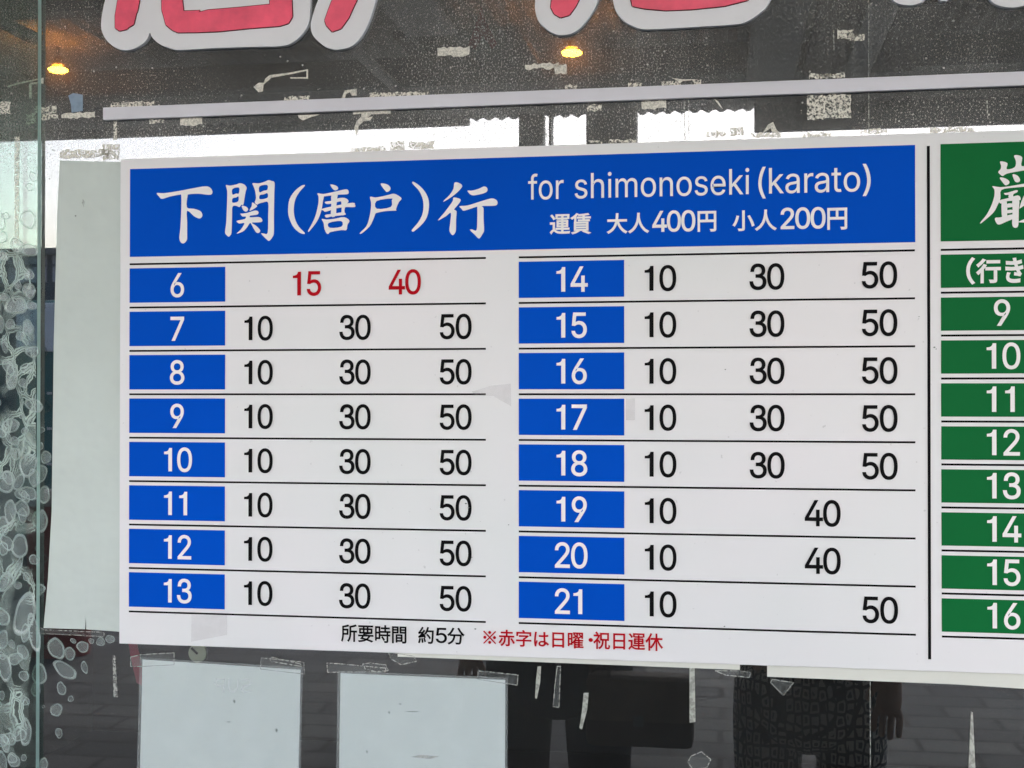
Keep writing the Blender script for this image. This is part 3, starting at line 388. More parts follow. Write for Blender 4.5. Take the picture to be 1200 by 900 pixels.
def glass_mat(name, tint, refl, dust, streak, back=False):
    """Old shop glass: clear transmission, mirror reflection, a film of dust with fine runs."""
    m, nt, b = new_mat(name); nt.nodes.remove(b); L = nt.links
    out = nt.nodes['Material Output']
    tr = N(nt, 'ShaderNodeBsdfTransparent'); tr.inputs[0].default_value = tint
    if back:
        L.new(tr.outputs[0], out.inputs[0]); return m
    gl = N(nt, 'ShaderNodeBsdfGlossy'); gl.inputs['Roughness'].default_value = 0.0
    gl2 = N(nt, 'ShaderNodeBsdfGlossy'); gl2.inputs['Roughness'].default_value = 0.09
    gm = N(nt, 'ShaderNodeMixShader'); gm.inputs[0].default_value = .06; L.new(gl.outputs[0], gm.inputs[1]); L.new(gl2.outputs[0], gm.inputs[2])
    fr = N(nt, 'ShaderNodeFresnel'); fr.inputs[0].default_value = refl
    m1 = N(nt, 'ShaderNodeMixShader'); L.new(fr.outputs[0], m1.inputs[0]); L.new(tr.outputs[0], m1.inputs[1]); L.new(gm.outputs[0], m1.inputs[2])
    df = N(nt, 'ShaderNodeBsdfDiffuse'); df.inputs[0].default_value = (.62, .62, .6, 1)
    tc = N(nt, 'ShaderNodeTexCoord'); geo = tc.outputs['Object']
    mp = N(nt, 'ShaderNodeMapping'); mp.inputs['Scale'].default_value = (560, 1, 420); L.new(geo, mp.inputs[0])
    n1 = N(nt, 'ShaderNodeTexNoise', i_Scale=1.0, i_Detail=3.0, i_Roughness=.7); L.new(mp.outputs[0], n1.inputs['Vector'])
    r1 = N(nt, 'ShaderNodeMapRange'); r1.inputs[1].default_value = .5; r1.inputs[2].default_value = .8; r1.inputs[3].default_value = 0; r1.inputs[4].default_value = 1
    L.new(n1.outputs[0], r1.inputs[0])
    mp2 = N(nt, 'ShaderNodeMapping'); mp2.inputs['Scale'].default_value = (120, 1, 5); L.new(geo, mp2.inputs[0])
    n2 = N(nt, 'ShaderNodeTexNoise', i_Scale=1.0, i_Detail=4.0, i_Roughness=.6); L.new(mp2.outputs[0], n2.inputs['Vector'])
    r2 = N(nt, 'ShaderNodeMapRange'); r2.inputs[1].default_value = .45; r2.inputs[2].default_value = .75; r2.inputs[3].default_value = 0; r2.inputs[4].default_value = 1
    L.new(n2.outputs[0], r2.inputs[0])
    vo = N(nt, 'ShaderNodeTexVoronoi', i_Scale=110.0); L.new(geo, vo.inputs['Vector'])
    r3 = N(nt, 'ShaderNodeMapRange'); r3.inputs[1].default_value = .16; r3.inputs[2].default_value = .08; r3.inputs[3].default_value = 0; r3.inputs[4].default_value = 1
    L.new(vo.outputs['Distance'], r3.inputs[0])
    vr = N(nt, 'ShaderNodeMath', operation='GREATER_THAN'); vr.inputs[1].default_value = .82
    sx = N(nt, 'ShaderNodeSeparateColor'); L.new(vo.outputs['Color'], sx.inputs[0]); L.new(sx.outputs[0], vr.inputs[0])
    sp = N(nt, 'ShaderNodeMath', operation='MULTIPLY'); L.new(r3.outputs[0], sp.inputs[0]); L.new(vr.outputs[0], sp.inputs[1])
    # dustier patches
    n4 = N(nt, 'ShaderNodeTexNoise', i_Scale=4.0, i_Detail=3.0); L.new(geo, n4.inputs['Vector'])
    r4 = N(nt, 'ShaderNodeMapRange'); r4.inputs[1].default_value = .35; r4.inputs[2].default_value = .7; r4.inputs[3].default_value = .65; r4.inputs[4].default_value = 1.7
    L.new(n4.outputs[0], r4.inputs[0])
    # the band that no cleaner reaches: above the board's top edge the film is thicker
    sz = N(nt, 'ShaderNodeSeparateXYZ'); L.new(geo, sz.inputs[0])
    rz = N(nt, 'ShaderNodeMapRange'); rz.inputs[1].default_value = 1.68; rz.inputs[2].default_value = 1.8; rz.inputs[3].default_value = .10; rz.inputs[4].default_value = 1.0
    L.new(sz.outputs[2], rz.inputs[0])
    def mul(a, b_):
        n = N(nt, 'ShaderNodeMath', operation='MULTIPLY')
        for i, v in enumerate((a, b_)):
            if isinstance(v, (int, float)): n.inputs[i].default_value = v
            else: L.new(v, n.inputs[i])
        return n.outputs[0]
    def add(a, b_):
        n = N(nt, 'ShaderNodeMath', operation='ADD'); n.use_clamp = True
        for i, v in enumerate((a, b_)):
            if isinstance(v, (int, float)): n.inputs[i].default_value = v
            else: L.new(v, n.inputs[i])
        return n.outputs[0]
    d = add(mul(r1.outputs[0], .34 * dust), mul(r2.outputs[0], streak))
    d = add(d, .055 * dust)
    d = mul(mul(d, r4.outputs[0]), rz.outputs[0])
    d = add(d, mul(mul(sp.outputs[0], rz.outputs[0]), .30 * dust))
    m2 = N(nt, 'ShaderNodeMixShader'); L.new(d, m2.inputs[0]); L.new(m1.outputs[0], m2.inputs[1]); L.new(df.outputs[0], m2.inputs[2])
    L.new(m2.outputs[0], out.inputs[0])
    return m

def film_mat(name, col, alpha, holes=0.0, scale=300.0, rough=.6):
    """Thin see-through stuff on glass: glue, tape."""
    m, nt, b = new_mat(name); nt.nodes.remove(b); L = nt.links
    out = nt.nodes['Material Output']
    tr = N(nt, 'ShaderNodeBsdfTransparent'); df = N(nt, 'ShaderNodeBsdfDiffuse'); df.inputs[0].default_value = col
    tc = N(nt, 'ShaderNodeTexCoord')
    nz = N(nt, 'ShaderNodeTexNoise', i_Scale=scale, i_Detail=4.0, i_Roughness=.65); L.new(tc.outputs['Object'], nz.inputs['Vector'])
    mr = N(nt, 'ShaderNodeMapRange'); mr.inputs[1].default_value = .42; mr.inputs[2].default_value = .56
    mr.inputs[3].default_value = alpha * (1 - holes); mr.inputs[4].default_value = alpha
    L.new(nz.outputs[0], mr.inputs[0])
    mx = N(nt, 'ShaderNodeMixShader'); L.new(mr.outputs[0], mx.inputs[0]); L.new(tr.outputs[0], mx.inputs[1]); L.new(df.outputs[0], mx.inputs[2])
    L.new(mx.outputs[0], out.inputs[0])
    return m

M_BOARD = board_mat()
M_BLUE = plain('blue_print', (.0, .074, .51, 1), .6, .03, .07, 5)
M_GREEN = plain('green_print', (.003, .132, .033, 1), .6, .08, .07, 5)
M_WHITE = plain('white_lettering', (.80, .79, .79, 1), .45, .3, .03, 40)
M_BLACK = plain('black_lettering', (.004, .004, .005, 1), .6, .06, .03, 40)
M_RED = plain('red_lettering', (.42, .002, .010, 1), .6, .08, .05, 40)
M_BAR = plain('lavender_white_plastic', (.65, .65, .71, 1), .45, .2, .06, 8, .2, 60)
M_FOAM = plain('white_foam_letter', (.77, .78, .82, 1), .5, .2, .05, 9, .25, 90)
M_GAP = plain('film_gap_shadow', (.05, .008, .012, 1), .7, .2)  # shadow line round the red film, put into a dark colour
M_FILMRED = plain('faded_red_film', (.92, .09, .175, 1), .35, .4, .28, 18, .6, 35)
M_GLASS = glass_mat('dusty_glass', (.93, .97, .955, 1), 2.25, 1.7, .06)
M_GLASSB = glass_mat('glass_back', (.93, .97, .95, 1), 1.5, 0, 0, back=True)
M_GLASS2 = glass_mat('greenish_glass', (.68, .84, .77, 1), 1.75, 1.3, .07)
M_EDGE = plain('green_glass_edge', (.52, .72, .64, 1), .3, .5, .25, 9)
M_PAPER = plain('dull_paper', (.60, .675, .665, 1), .7, .2, .025, 5, .3, 30)
M_PAPER2 = plain('yellowed_paper', (.55, .615, .59, 1), .7, .2, .10, 4, 1.0, 12)
M_SLEEVE = film_mat('clear_sleeve', (.55, .6, .6, 1), .16, .12, 9)
M_GLUE = film_mat('cream_glue', (.80, .78, .70, 1), .92, .9, 420)
M_GLUE2 = film_mat('cream_glue_thick', (.82, .80, .72, 1), .9, .35, 500)
M_TAPE = film_mat('clear_tape', (.5, .54, .53, 1), .12, .3, 60)
M_TAPEDGE = film_mat('tape_edge_dirt', (.62, .64, .60, 1), .5, .5, 300)
M_TAPEB = film_mat('clear_tape_on_board', (.55, .50, .52, 1), .15, .2, 60)
M_BLOB = film_mat('glue_blob', (.56, .68, .66, 1), .26, .75, 120)
M_RIM = film_mat('glue_blob_rim', (.70, .84, .80, 1), .46, .6, 200)
M_STRIP = film_mat('torn_strip', (.68, .70, .63, 1), .62, .4, 200)
M_BLUETAPE = film_mat('pale_blue_tape', (.36, .48, .62, 1), .68, .15, 100)

# ------------------------------------------------------------------ the place: ground, room, canopy
def paving_mat():
    m, nt, b = new_mat('grey_paving'); L = nt.links
    tc = N(nt, 'ShaderNodeTexCoord')
    br = N(nt, 'ShaderNodeTexBrick', offset=.5); br.inputs['Scale'].default_value = 1.0
    br.inputs['Color1'].default_value = (.062, .070, .076, 1); br.inputs['Color2'].default_value = (.040, .046, .052, 1); br.inputs['Mortar'].default_value = (.022, .024, .027, 1)
    br.inputs['Mortar Size'].default_value = .012; br.inputs['Brick Width'].default_value = .4; br.inputs['Row Height'].default_value = .2
    nz = N(nt, 'ShaderNodeTexNoise', i_Scale=1.5, i_Detail=4.0); L.new(tc.outputs['Object'], nz.inputs['Vector'])
    mxv = N(nt, 'ShaderNodeMix', data_type='VECTOR'); mxv.inputs[0].default_value = .04
    L.new(tc.outputs['Object'], mxv.inputs[4]); L.new(nz.outputs[1], mxv.inputs[5]); L.new(mxv.outputs[1], br.inputs['Vector'])
    L.new(br.outputs['Color'], b.inputs['Base Color']); b.inputs['Roughness'].default_value = .9; b.inputs['Specular IOR Level'].default_value = .06
    bp = N(nt, 'ShaderNodeBump', i_Strength=.5, i_Distance=.006, invert=True); L.new(br.outputs['Fac'], bp.inputs['Height']); L.new(bp.outputs[0], b.inputs['Normal'])
    return m
M_PAVE = paving_mat()
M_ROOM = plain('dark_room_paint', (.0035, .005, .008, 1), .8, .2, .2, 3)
M_CANOPY = plain('grey_canopy_sheet', (.36, .37, .37, 1), .6, .3, .5, .9)
M_BEAM = plain('dark_steel', (.07, .08, .085, 1), .5, .4, .2, 4)
M_FACADE = plain('facade_panel', (.30, .30, .29, 1), .7, .3, .1, 3)

link('ground', mesh_of([(-300, -300, 0), (300, -300, 0), (300, 300, 0), (-300, 300, 0)], [(0, 1, 2, 3)], 'ground'), M_PAVE, kind='structure')
GY = 0.010                       # front face of the big pane
XL, XR = -2.6, 2.2
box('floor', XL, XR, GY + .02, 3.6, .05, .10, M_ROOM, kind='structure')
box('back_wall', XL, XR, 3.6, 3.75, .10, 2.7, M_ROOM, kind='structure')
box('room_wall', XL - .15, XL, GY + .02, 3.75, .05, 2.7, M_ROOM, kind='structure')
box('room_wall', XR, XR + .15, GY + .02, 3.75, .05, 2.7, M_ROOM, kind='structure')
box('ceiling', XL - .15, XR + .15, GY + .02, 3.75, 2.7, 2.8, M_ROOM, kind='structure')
box('sill_wall', XL - .15, XR + .15, -.02, GY + .02, 0, .40, M_FACADE, kind='structure', bevel=.004)
box('facade_wall', XL - .15, XR + .15, -.02, GY + .02, 2.55, 3.12, M_FACADE, kind='structure', bevel=.004)
box('facade_wall', XR, XR + 3, -.02, GY + .0199, .0, 3.12, M_FACADE, kind='structure', bevel=.004)
box('facade_wall', XL - 3, XL, -.02, GY + .0199, .0, 3.12, M_FACADE, kind='structure', bevel=.004)

def mirror(px, py, D):
    """A spot D metres out in front of the glass that the pane reflects at px, py."""
    p = at(px, py, GY + D); return Vector((p.x, GY - D, p.z))

# canopy: corrugated sheet on steel beams, its eave 6 m out
CD = 6.0
zc = mirror(750, 137, CD).z
def corrugated():
    n = 560; x0, x1 = -6.5, 5.5; V = []; F = []
    for i in range(n + 1):
        x = x0 + (x1 - x0) * i / n; dz = .011 * math.sin(x / .075 * 2 * math.pi)
        for (yy, s) in ((0.0, .10), (-CD, 0.0)):
            V += [(x, yy, zc + .02 + dz + s), (x, yy, zc + .03 + dz + s)]
    for i in range(n):
        a = i * 4; b = a + 4
        F += [(a, b, b + 2, a + 2), (a + 1, a + 3, b + 3, b + 1), (a + 2, b + 2, b + 3, a + 3), (a, a + 1, b + 1, b)]
    return mesh_of(V, F, 'canopy')
can = thing('canopy', (0, -CD / 2, zc), 'corrugated canopy roof on steel beams, mirrored in the dusty glass above the board', 'canopy')
o = link('roof_sheet', corrugated(), M_CANOPY, can); o.location = (0, CD / 2, -zc)
for yb in (-.6, -1.9, -3.2, -4.5):
    box('beam', -6.4, 5.4, yb - .05, yb + .05, -.13, -.012, M_BEAM, can, .004).location = (0, CD / 2, 0)
M_CEIL = plain('pale_ceiling_panel', (.58, .59, .58, 1), .6, .3, .3, 1.5)
M_CEIL2 = plain('brown_ceiling_panel', (.15, .14, .135, 1), .6, .3, .3, 1.5)
for (px0, px1, D_, ln, mm) in ((365, 440, 2.4, 2.0, M_CEIL), (228, 244, 2.2, 2.4, M_CEIL), (460, 610, 3.6, .8, M_CEIL2), (690, 880, 2.3, 1.1, M_CEIL2), (884, 960, 3.0, 1.9, M_CEIL), (965, 1030, 3.2, 1.3, M_CEIL2), (1040, 1090, 2.8, 1.8, M_CEIL), (1110, 1190, 2.5, 2.0, M_CEIL2)):
    a_, b_ = mirror(px0, 60, D_), mirror(px1, 60, D_)
    box('ceiling_panel', a_.x, b_.x, a_.y - ln, a_.y, -.165, -.135, mm, can, .004).location = (0, CD / 2, 0)
for xb in (-2.7, .62, 1.5):
    box('conduit', xb - .02, xb + .02, -3.3, -.3, -.21, -.17, M_BEAM, can, .004).location = (0, CD / 2, 0)
# hanging fascia strips and posts at the eave
def eave_box(name, a, b, top, bot, D, m, depth=.12, par=None):
    p, q = mirror(a, (top + bot) / 2, D), mirror(b, (top + bot) / 2, D)
    zt, zb = mirror((a + b) / 2, top, D).z, mirror((a + b) / 2, bot, D).z
    o = box(name, p.x, q.x, p.y - depth, p.y, zb, zt, m, par, .003)
    if par is not None: o.location = -par.location
    return o
eave_box('fascia_board', -260, 549, 112, 160, CD - .1, M_BEAM, .05, can)
eave_box('fascia_board', 884, 1500, 96, 144, CD - .1, M_BEAM, .05, can)
for a, b in ((608, 636), (687, 746), (643, 645.5)):
    p, q = mirror(a, 300, CD - .25), mirror(b, 300, CD - .25)
    o = box('post', p.x, q.x, p.y - .12, p.y, 0, zc - .012, M_BEAM, can, .003); o.location = -can.location

# orange lamps under the canopy
m, nt_, b_ = new_mat('orange_lamp_glow'); b_.inputs['Base Color'].default_value = (.8, .5, .2, 1)
b_.inputs['Emission Color'].default_value = (1.0, .30, .015, 1); b_.inputs['Emission Strength'].default_value = 30.0
M_GLOW = m
for i, (px, py) in enumerate(((68, 82), (670, 62))):
    c = mirror(px, py, 4.1)
    t = thing('canopy_lamp', c, ['orange canopy lamp, the one mirrored at the far left beside the pane edge', 'orange canopy lamp mirrored between the white bar and the red letters'][i], 'lamp', 'orange lamps under the canopy')
    bm = bmesh.new(); bmesh.ops.create_uvsphere(bm, u_segments=24, v_segments=12, radius=1.0)
    for v in bm.verts: v.co = Vector((v.co.x * .045, v.co.y * .045, v.co.z * .014))
    me = bpy.data.meshes.new('lamp_bulb'); bm.to_mesh(me); bm.free(); link('lamp_bulb', me, M_GLOW, t)
    bm = bmesh.new(); bmesh.ops.create_cone(bm, cap_ends=True, segments=24, radius1=.028, radius2=.02, depth=.04)
    for v in bm.verts: v.co.z += .042
    me = bpy.data.meshes.new('lamp_housing'); bm.to_mesh(me); bm.free(); link('lamp_housing', me, M_BEAM, t)
    box('lamp_stem', -.006, .006, -.006, .006, .06, zc - c.z + .01, M_BEAM, t)

# a red pennant hung under the canopy
M_PEN = plain('red_cloth', (.35, .012, .025, 1), .8, .2, .2, 15)
D_ = 3.6
q_ = [mirror(a_, b__, D_) for a_, b__ in ((564, 8), (568, 22), (583, 52), (577, 58), (566, 42), (556, 58), (548, 54), (560, 22))]
c_ = Vector((q_[0].x, q_[0].y, q_[0].z))
pn = thing('pennant', c_, 'small red cloth pennant hung from the canopy, mirrored left of the right-hand lamp', 'pennant')
poly_slab('cloth', [(v.x, v.z) for v in reversed(q_)], q_[0].y, q_[0].y + .004, M_PEN, pn, c_)
box('cord', -.003, .003, -.003, .003, -.01, zc - c_.z + .02, M_BEAM, pn)
# across the way: a low building, a drinks machine
M_FARWALL = plain('far_wall', (.10, .11, .115, 1), .8, .2, .15, .8)
M_FARPANE = plain('far_pane', (.42, .40, .42, 1), .3, .5, .1, 1)
fb = mirror(40, 292, 26); gz = fb.z
fx0, fx1 = mirror(-700, 300, 26).x, mirror(420, 300, 26).x
bld = thing('low_building', ((fx0 + fx1) / 2, fb.y - 3, 0), 'low dark building with a band of pale windows, mirrored left of the board', 'building')
cx = (fx0 + fx1) / 2
box('wall', fx0 - cx, fx1 - cx, -3, 3, 0, gz - .15, M_FARWALL, bld)
box('roof', fx0 - cx - .2, fx1 - cx + .2, -3.2, 3.2, gz - .149, gz, M_BEAM, bld)
zt, zb = mirror(40, 300, 26).z, mirror(40, 331, 26).z
k = int((fx1 - fx0) / 1.1)
for i in range(k):
    x = fx0 - cx + .2 + i * 1.1
    wd = box('window', x, x + .95, 3.0, 3.03, zb, zt, M_FARPANE, bld)
    box('transom', x, x + .95, 3.031, 3.06, (zt + zb) / 2 + .05, (zt + zb) / 2 + .11, M_BEAM, wd)

M_TEAL = plain('teal_paint', (.02, .16, .15, 1), .4, .5, .1, 3)
M_VWHITE = plain('white_panel', (.85, .86, .86, 1), .4, .4, .03, 3)
p, q = mirror(20, 450, 8), mirror(150, 450, 8)
zt, zm, zb = mirror(60, 352, 8).z, mirror(60, 412, 8).z, mirror(60, 560, 8).z
vm = thing('drinks_machine', ((p.x + q.x) / 2, p.y - .3, 0), 'teal drinks machine with a white top panel, mirrored between pane edge and grey sheet', 'vending machine')
hw = abs(q.x - p.x) / 2
box('cabinet', -hw, hw, -.3, .3, .0, zt, M_TEAL, vm, .012)
box('top_panel', -hw + .01, hw - .01, .301, .32, zm, zt - .02, M_VWHITE, vm, .004)
box('kick_plate', -hw + .01, hw - .01, .301, .315, .03, .35, M_BEAM, vm, .004)
for i in range(3):
    for j in range(5):
        x = -hw + .09 + j * (2 * hw - .18) / 4; z = zb + .10 + i * .28
        box('button', x - .02, x + .02, .301, .311, z, z + .02, M_VWHITE, vm, .002)
M_REDP = plain('dull_red_paint', (.22, .03, .03, 1), .5, .4, .15, 3)
p, q = mirror(36, 650, 5.5), mirror(110, 650, 5.5); zt = mirror(60, 590, 5.5).z
bn = thing('litter_bin', ((p.x + q.x) / 2, p.y, 0), 'dull red litter bin standing out under the canopy, mirrored low left', 'bin')
hw = abs(q.x - p.x) / 2
bm = bmesh.new(); bmesh.ops.create_cone(bm, cap_ends=True, segments=20, radius1=hw * .8, radius2=hw, depth=zt)
for v in bm.verts: v.co.z += zt / 2
me = bpy.data.meshes.new('bin_body'); bm.to_mesh(me); bm.free(); link('bin_body', me, M_REDP, bn)
bm = bmesh.new(); bmesh.ops.create_cone(bm, cap_ends=True, segments=20, radius1=hw * 1.05, radius2=hw * .6, depth=.08)
for v in bm.verts: v.co.z += zt + .04
me = bpy.data.meshes.new('bin_lid'); bm.to_mesh(me); bm.free(); link('bin_lid', me, M_BEAM, bn)

# ------------------------------------------------------------------ people whose reflections show under the board
M_SKIN = plain('skin', (.45, .27, .19, 1), .55, .4, .05, 30)
M_HAIR = plain('black_hair', (.012, .01, .009, 1), .5, .4, .1, 60)
M_NAVY = plain('navy_jacket', (.008, .014, .035, 1), .8, .2, .2, 12)
M_TROU = plain('dark_trousers', (.010, .013, .024, 1), .85, .2, .2, 12)
M_SHOE = plain('dark_shoe', (.02, .02, .02, 1), .5, .4)
M_BAG = plain('brown_bag', (.055, .036, .026, 1), .7, .3, .25, 14)
def pattern_mat():
    m, nt, b = new_mat('patterned_cloth'); L = nt.links
    tc = N(nt, 'ShaderNodeTexCoord')
    br = N(nt, 'ShaderNodeTexVoronoi', i_Scale=52.0); br.feature = 'DISTANCE_TO_EDGE'
    mp = N(nt, 'ShaderNodeMapping'); mp.inputs['Scale'].default_value = (1.0, 1.0, .62); L.new(tc.outputs['Object'], mp.inputs[0]); L.new(mp.outputs[0], br.inputs['Vector'])
    br.inputs['Randomness'].default_value = .35
    cr = N(nt, 'ShaderNodeValToRGB'); cr.color_ramp.interpolation = 'CONSTANT'
    cr.color_ramp.elements[0].color = (.008, .010, .014, 1)
    cr.color_ramp.elements[1].position = .12; cr.color_ramp.elements[1].color = (.48, .45, .40, 1)
    e = cr.color_ramp.elements.new(.30); e.color = (.012, .014, .02, 1)
    L.new(br.outputs['Distance'], cr.inputs[0]); L.new(cr.outputs[0], b.inputs['Base Color']); b.inputs['Roughness'].default_value = .85
    return m
M_PATT = pattern_mat()

def skin_mesh(name, pts, edges, m, parent, root=0, sub=2):
    me = bpy.data.meshes.new(name); me.from_pydata([p[:3] for p in pts], edges, [])
    o = link(name, me, m, parent)
    md = o.modifiers.new('skin', 'SKIN'); md.use_smooth_shade = True
    for i, p in enumerate(pts):
        s = me.skin_vertices[0].data[i]; s.radius = (p[3], p[4] if len(p) > 4 else p[3]); s.use_root = (i == root)
    sb = o.modifiers.new('sub', 'SUBSURF'); sb.levels = sb.render_levels = sub
    return o

def person(base, facing, label, arms, top_m, leg_m, h=1.70):
    """Standing figure, +y is the way it faces before turning; arms = ((elbow, wrist) right, left)."""
    t = thing('person', base, label, 'person'); t.rotation_euler = (0, 0, facing); k = h / 1.70
    P = lambda *a: tuple(v * k for v in a)
    pts = [P(0, 0, .92, .12, .10), P(0, .01, 1.10, .11, .085), P(0, .0, 1.30, .135, .095), P(0, -.01, 1.42, .09, .075), P(0, .0, 1.48, .05, .05),
           P(0, .015, 1.56, .068, .078), P(0, .015, 1.65, .07, .085)]
    ed = [(i, i + 1) for i in range(6)]
    for s, (el, wr) in zip((1, -1), arms):
        n = len(pts)
        pts += [P(s * .165, -.01, 1.39, .05, .05), P(*el, .038, .038), P(*wr, .026, .022)]
        ed += [(3, n), (n, n + 1), (n + 1, n + 2)]
        w_ = Vector(wr); d = (w_ - Vector(el)).normalized(); side = Vector((-s, 0, 0))
        up = d.cross(side).normalized(); side = up.cross(d).normalized()
        pal = w_ + d * .055; pts.append(P(*pal, .034, .016)); ed.append((n + 2, n + 3))
        for f in range(4):
            a = pal + side * (-.028 + .019 * f) + d * .03; L_ = (.03, .036, .033, .026)[f]
            b2 = a + d * L_; c2 = b2 + d * L_ * .5 + up * -.02
            m0 = len(pts); pts += [P(*a, .0085), P(*b2, .008), P(*c2, .0075)]; ed += [(n + 3, m0), (m0, m0 + 1), (m0 + 1, m0 + 2)]
        a = w_ + d * .03 + side * .04; b2 = a + d * .03 + side * .012
        m0 = len(pts); pts += [P(*a, .010), P(*b2, .009)]; ed += [(n + 2, m0), (m0, m0 + 1)]
    for s in (1, -1):
        n = len(pts)
        pts += [P(s * .10, 0, .86, .09, .095), P(s * .105, .015, .48, .058, .06), P(s * .11, -.01, .25, .052, .055), P(s * .11, -.02, .09, .035, .04), P(s * .12, .10, .035, .038, .026)]
        ed += [(0, n), (n, n + 1), (n + 1, n + 2), (n + 2, n + 3), (n + 3, n + 4)]
    body = skin_mesh('body', pts, ed, M_SKIN, t)
    # clothes follow the body a little wider
    g = 1.16
    jp = [P(0, 0, .66, .21, .15), P(0, 0, .86, .175, .13), P(0, .01, 1.08, .15, .115), P(0, 0, 1.30, .165, .12), P(0, -.01, 1.43, .085, .08)]
    je = [(0, 1), (1, 2), (2, 3), (3, 4)]
    for s, (el, wr) in zip((1, -1), arms):
        n = len(jp); jp += [P(s * .165, -.01, 1.39, .066, .066), P(*el, .052, .052), P(*(Vector(wr) * .97 + Vector(el) * .03), .037, .035)]
        je += [(4, n), (n, n + 1), (n + 1, n + 2)]
    skin_mesh('jacket', jp, je, top_m, t)
    tp = [P(0, 0, .93, .135, .11)]; te = []
    for s in (1, -1):
        n = len(tp); tp += [P(s * .10, 0, .84, .105, .11), P(s * .105, .012, .48, .078, .08), P(s * .11, -.012, .10, .062, .066)]
        te += [(0, n), (n, n + 1), (n + 1, n + 2)]
    skin_mesh('trousers', tp, te, leg_m, t)
    for s in (1, -1):
        skin_mesh('shoe', [P(s * .11, -.05, .045, .045, .04), P(s * .115, .05, .04, .05, .035), P(s * .12, .15, .032, .044, .026)], [(0, 1), (1, 2)], M_SHOE, t)
    skin_mesh('hair', [P(0, -.02, 1.60, .075, .075), P(0, -.005, 1.68, .08, .088), P(0, -.04, 1.58, .07, .05)], [(0, 1), (0, 2)], M_HAIR, t)
    # face
    for sx_ in (1, -1):
        bm = bmesh.new(); bmesh.ops.create_uvsphere(bm, u_segments=10, v_segments=6, radius=.011 * k, matrix=Matrix.Translation((sx_ * .03 * k, .094 * k, 1.615 * k)))
        me = bpy.data.meshes.new('eye'); bm.to_mesh(me); bm.free(); link('eye', me, M_HAIR, t)
    skin_mesh('nose', [P(0, .090, 1.61, .009), P(0, .108, 1.575, .013)], [(0, 1)], M_SKIN, t, sub=1)
    skin_mesh('mouth', [P(-.02, .092, 1.535, .006), P(0, .098, 1.535, .008), P(.02, .092, 1.535, .006)], [(0, 1), (1, 2)], M_REDP, t, sub=1)
    for s in (1, -1):
        skin_mesh('ear', [P(s * .078, .01, 1.575, .012, .02), P(s * .08, .005, 1.61, .012, .02)], [(0, 1)], M_SKIN, t, sub=1)
    return t

pp = mirror(655, 830, 1.85)
dx = 0.0 - pp.x
photog = person(Vector((pp.x, pp.y, 0)), 0.0, 'person in a navy jacket and dark trousers holding up a phone, mirrored under the board',
                (((dx * .8 - .02, .12, 1.15), (dx - .04, .27, 1.40)), ((-.27, .02, 1.14), (-.22, .10, .90))), M_NAVY, M_TROU, 1.70)
ph = thing('phone', (0.04, -DIST - .035, EYE - .01), 'black phone held up in front of the board', 'phone')
box('phone_body', -.08, .08, -.004, .004, -.038, .038, M_BLACK, ph, .003)
box('camera_bump', -.075, -.045, .0041, .007, .005, .033, M_SHOE, ph, .001)
pp = mirror(948, 850, 1.75)
person(Vector((pp.x, pp.y, 0)), R(8), 'person in a black and beige patterned jacket standing beside the photographer, mirrored under the board',
       (((.22, .02, 1.12), (.20, .13, .90)), ((-.23, .02, 1.12), (-.12, .20, 1.0))), M_PATT, M_PATT, 1.62)
# shoulder bag hanging at the photographer's side
a = mirror(750, 822, 1.62)
bag = thing('shoulder_bag', a, 'brown shoulder bag hanging at the side of the dark figure', 'bag')
box('bag_body', -.125, .125, -.045, .045, -.10, .065, M_BAG, bag, .02)
box('bag_flap', -.118, .118, .0455, .055, -.035, .062, plain('tan_flap', (.12, .085, .06, 1), .7, .3, .3, 20), bag, .004)
box('buckle', -.012, .012, .0555, .060, -.045, -.02, M_BEAM, bag, .002)
skin_mesh('strap', [(-.11, 0, .04, .009), (-.14, -.05, .28, .009), (-.16, -.1, .56, .009)], [(0, 1), (1, 2)], M_BAG, bag, sub=1)

# ------------------------------------------------------------------ the glass
pane = thing('window_pane', (0, GY, .40), 'large dusty window pane behind the timetable board', 'window')
def pane_box(name, x0, x1, y0, y1, z0, z1, front, parent, side=None):
    V = [(x0, y0, z0), (x1, y0, z0), (x1, y0, z1), (x0, y0, z1), (x0, y1, z0), (x1, y1, z0), (x1, y1, z1), (x0, y1, z1)]
    base = parent.location
    me = mesh_of(V, [(0, 1, 2, 3), (5, 4, 7, 6), (1, 5, 6, 2), (4, 0, 3, 7), (3, 2, 6, 7), (4, 5, 1, 0)], name)
    me.materials.append(front); me.materials.append(M_GLASSB); me.materials.append(side or M_GLASSB)
    me.polygons[1].material_index = 1
    for i in (2, 3, 4, 5): me.polygons[i].material_index = 2
    o = link(name, me, None, parent); o.location = -base
    return o
pane_box('glass_sheet', XL, XR, GY, GY + .006, .40, 2.55, M_GLASS, pane)
xe = at(43.3, 462, .0015).x
door = thing('sliding_pane', (xe - .4, .0055, .40), 'greenish overlapping glass pane at the far left, its pale cut edge showing', 'glass panel')
pane_box('glass_sheet', xe - .8, xe, .0015, .0092, .40, 2.55, M_GLASS2, door, M_EDGE)
# fine pale seam down the glass
p = at(1018, 40, GY - .0006)
rect('seam', p.x - .0004, p.x + .0004, .5, 2.5, GY - .0006, M_TAPEDGE, pane, pane.location)

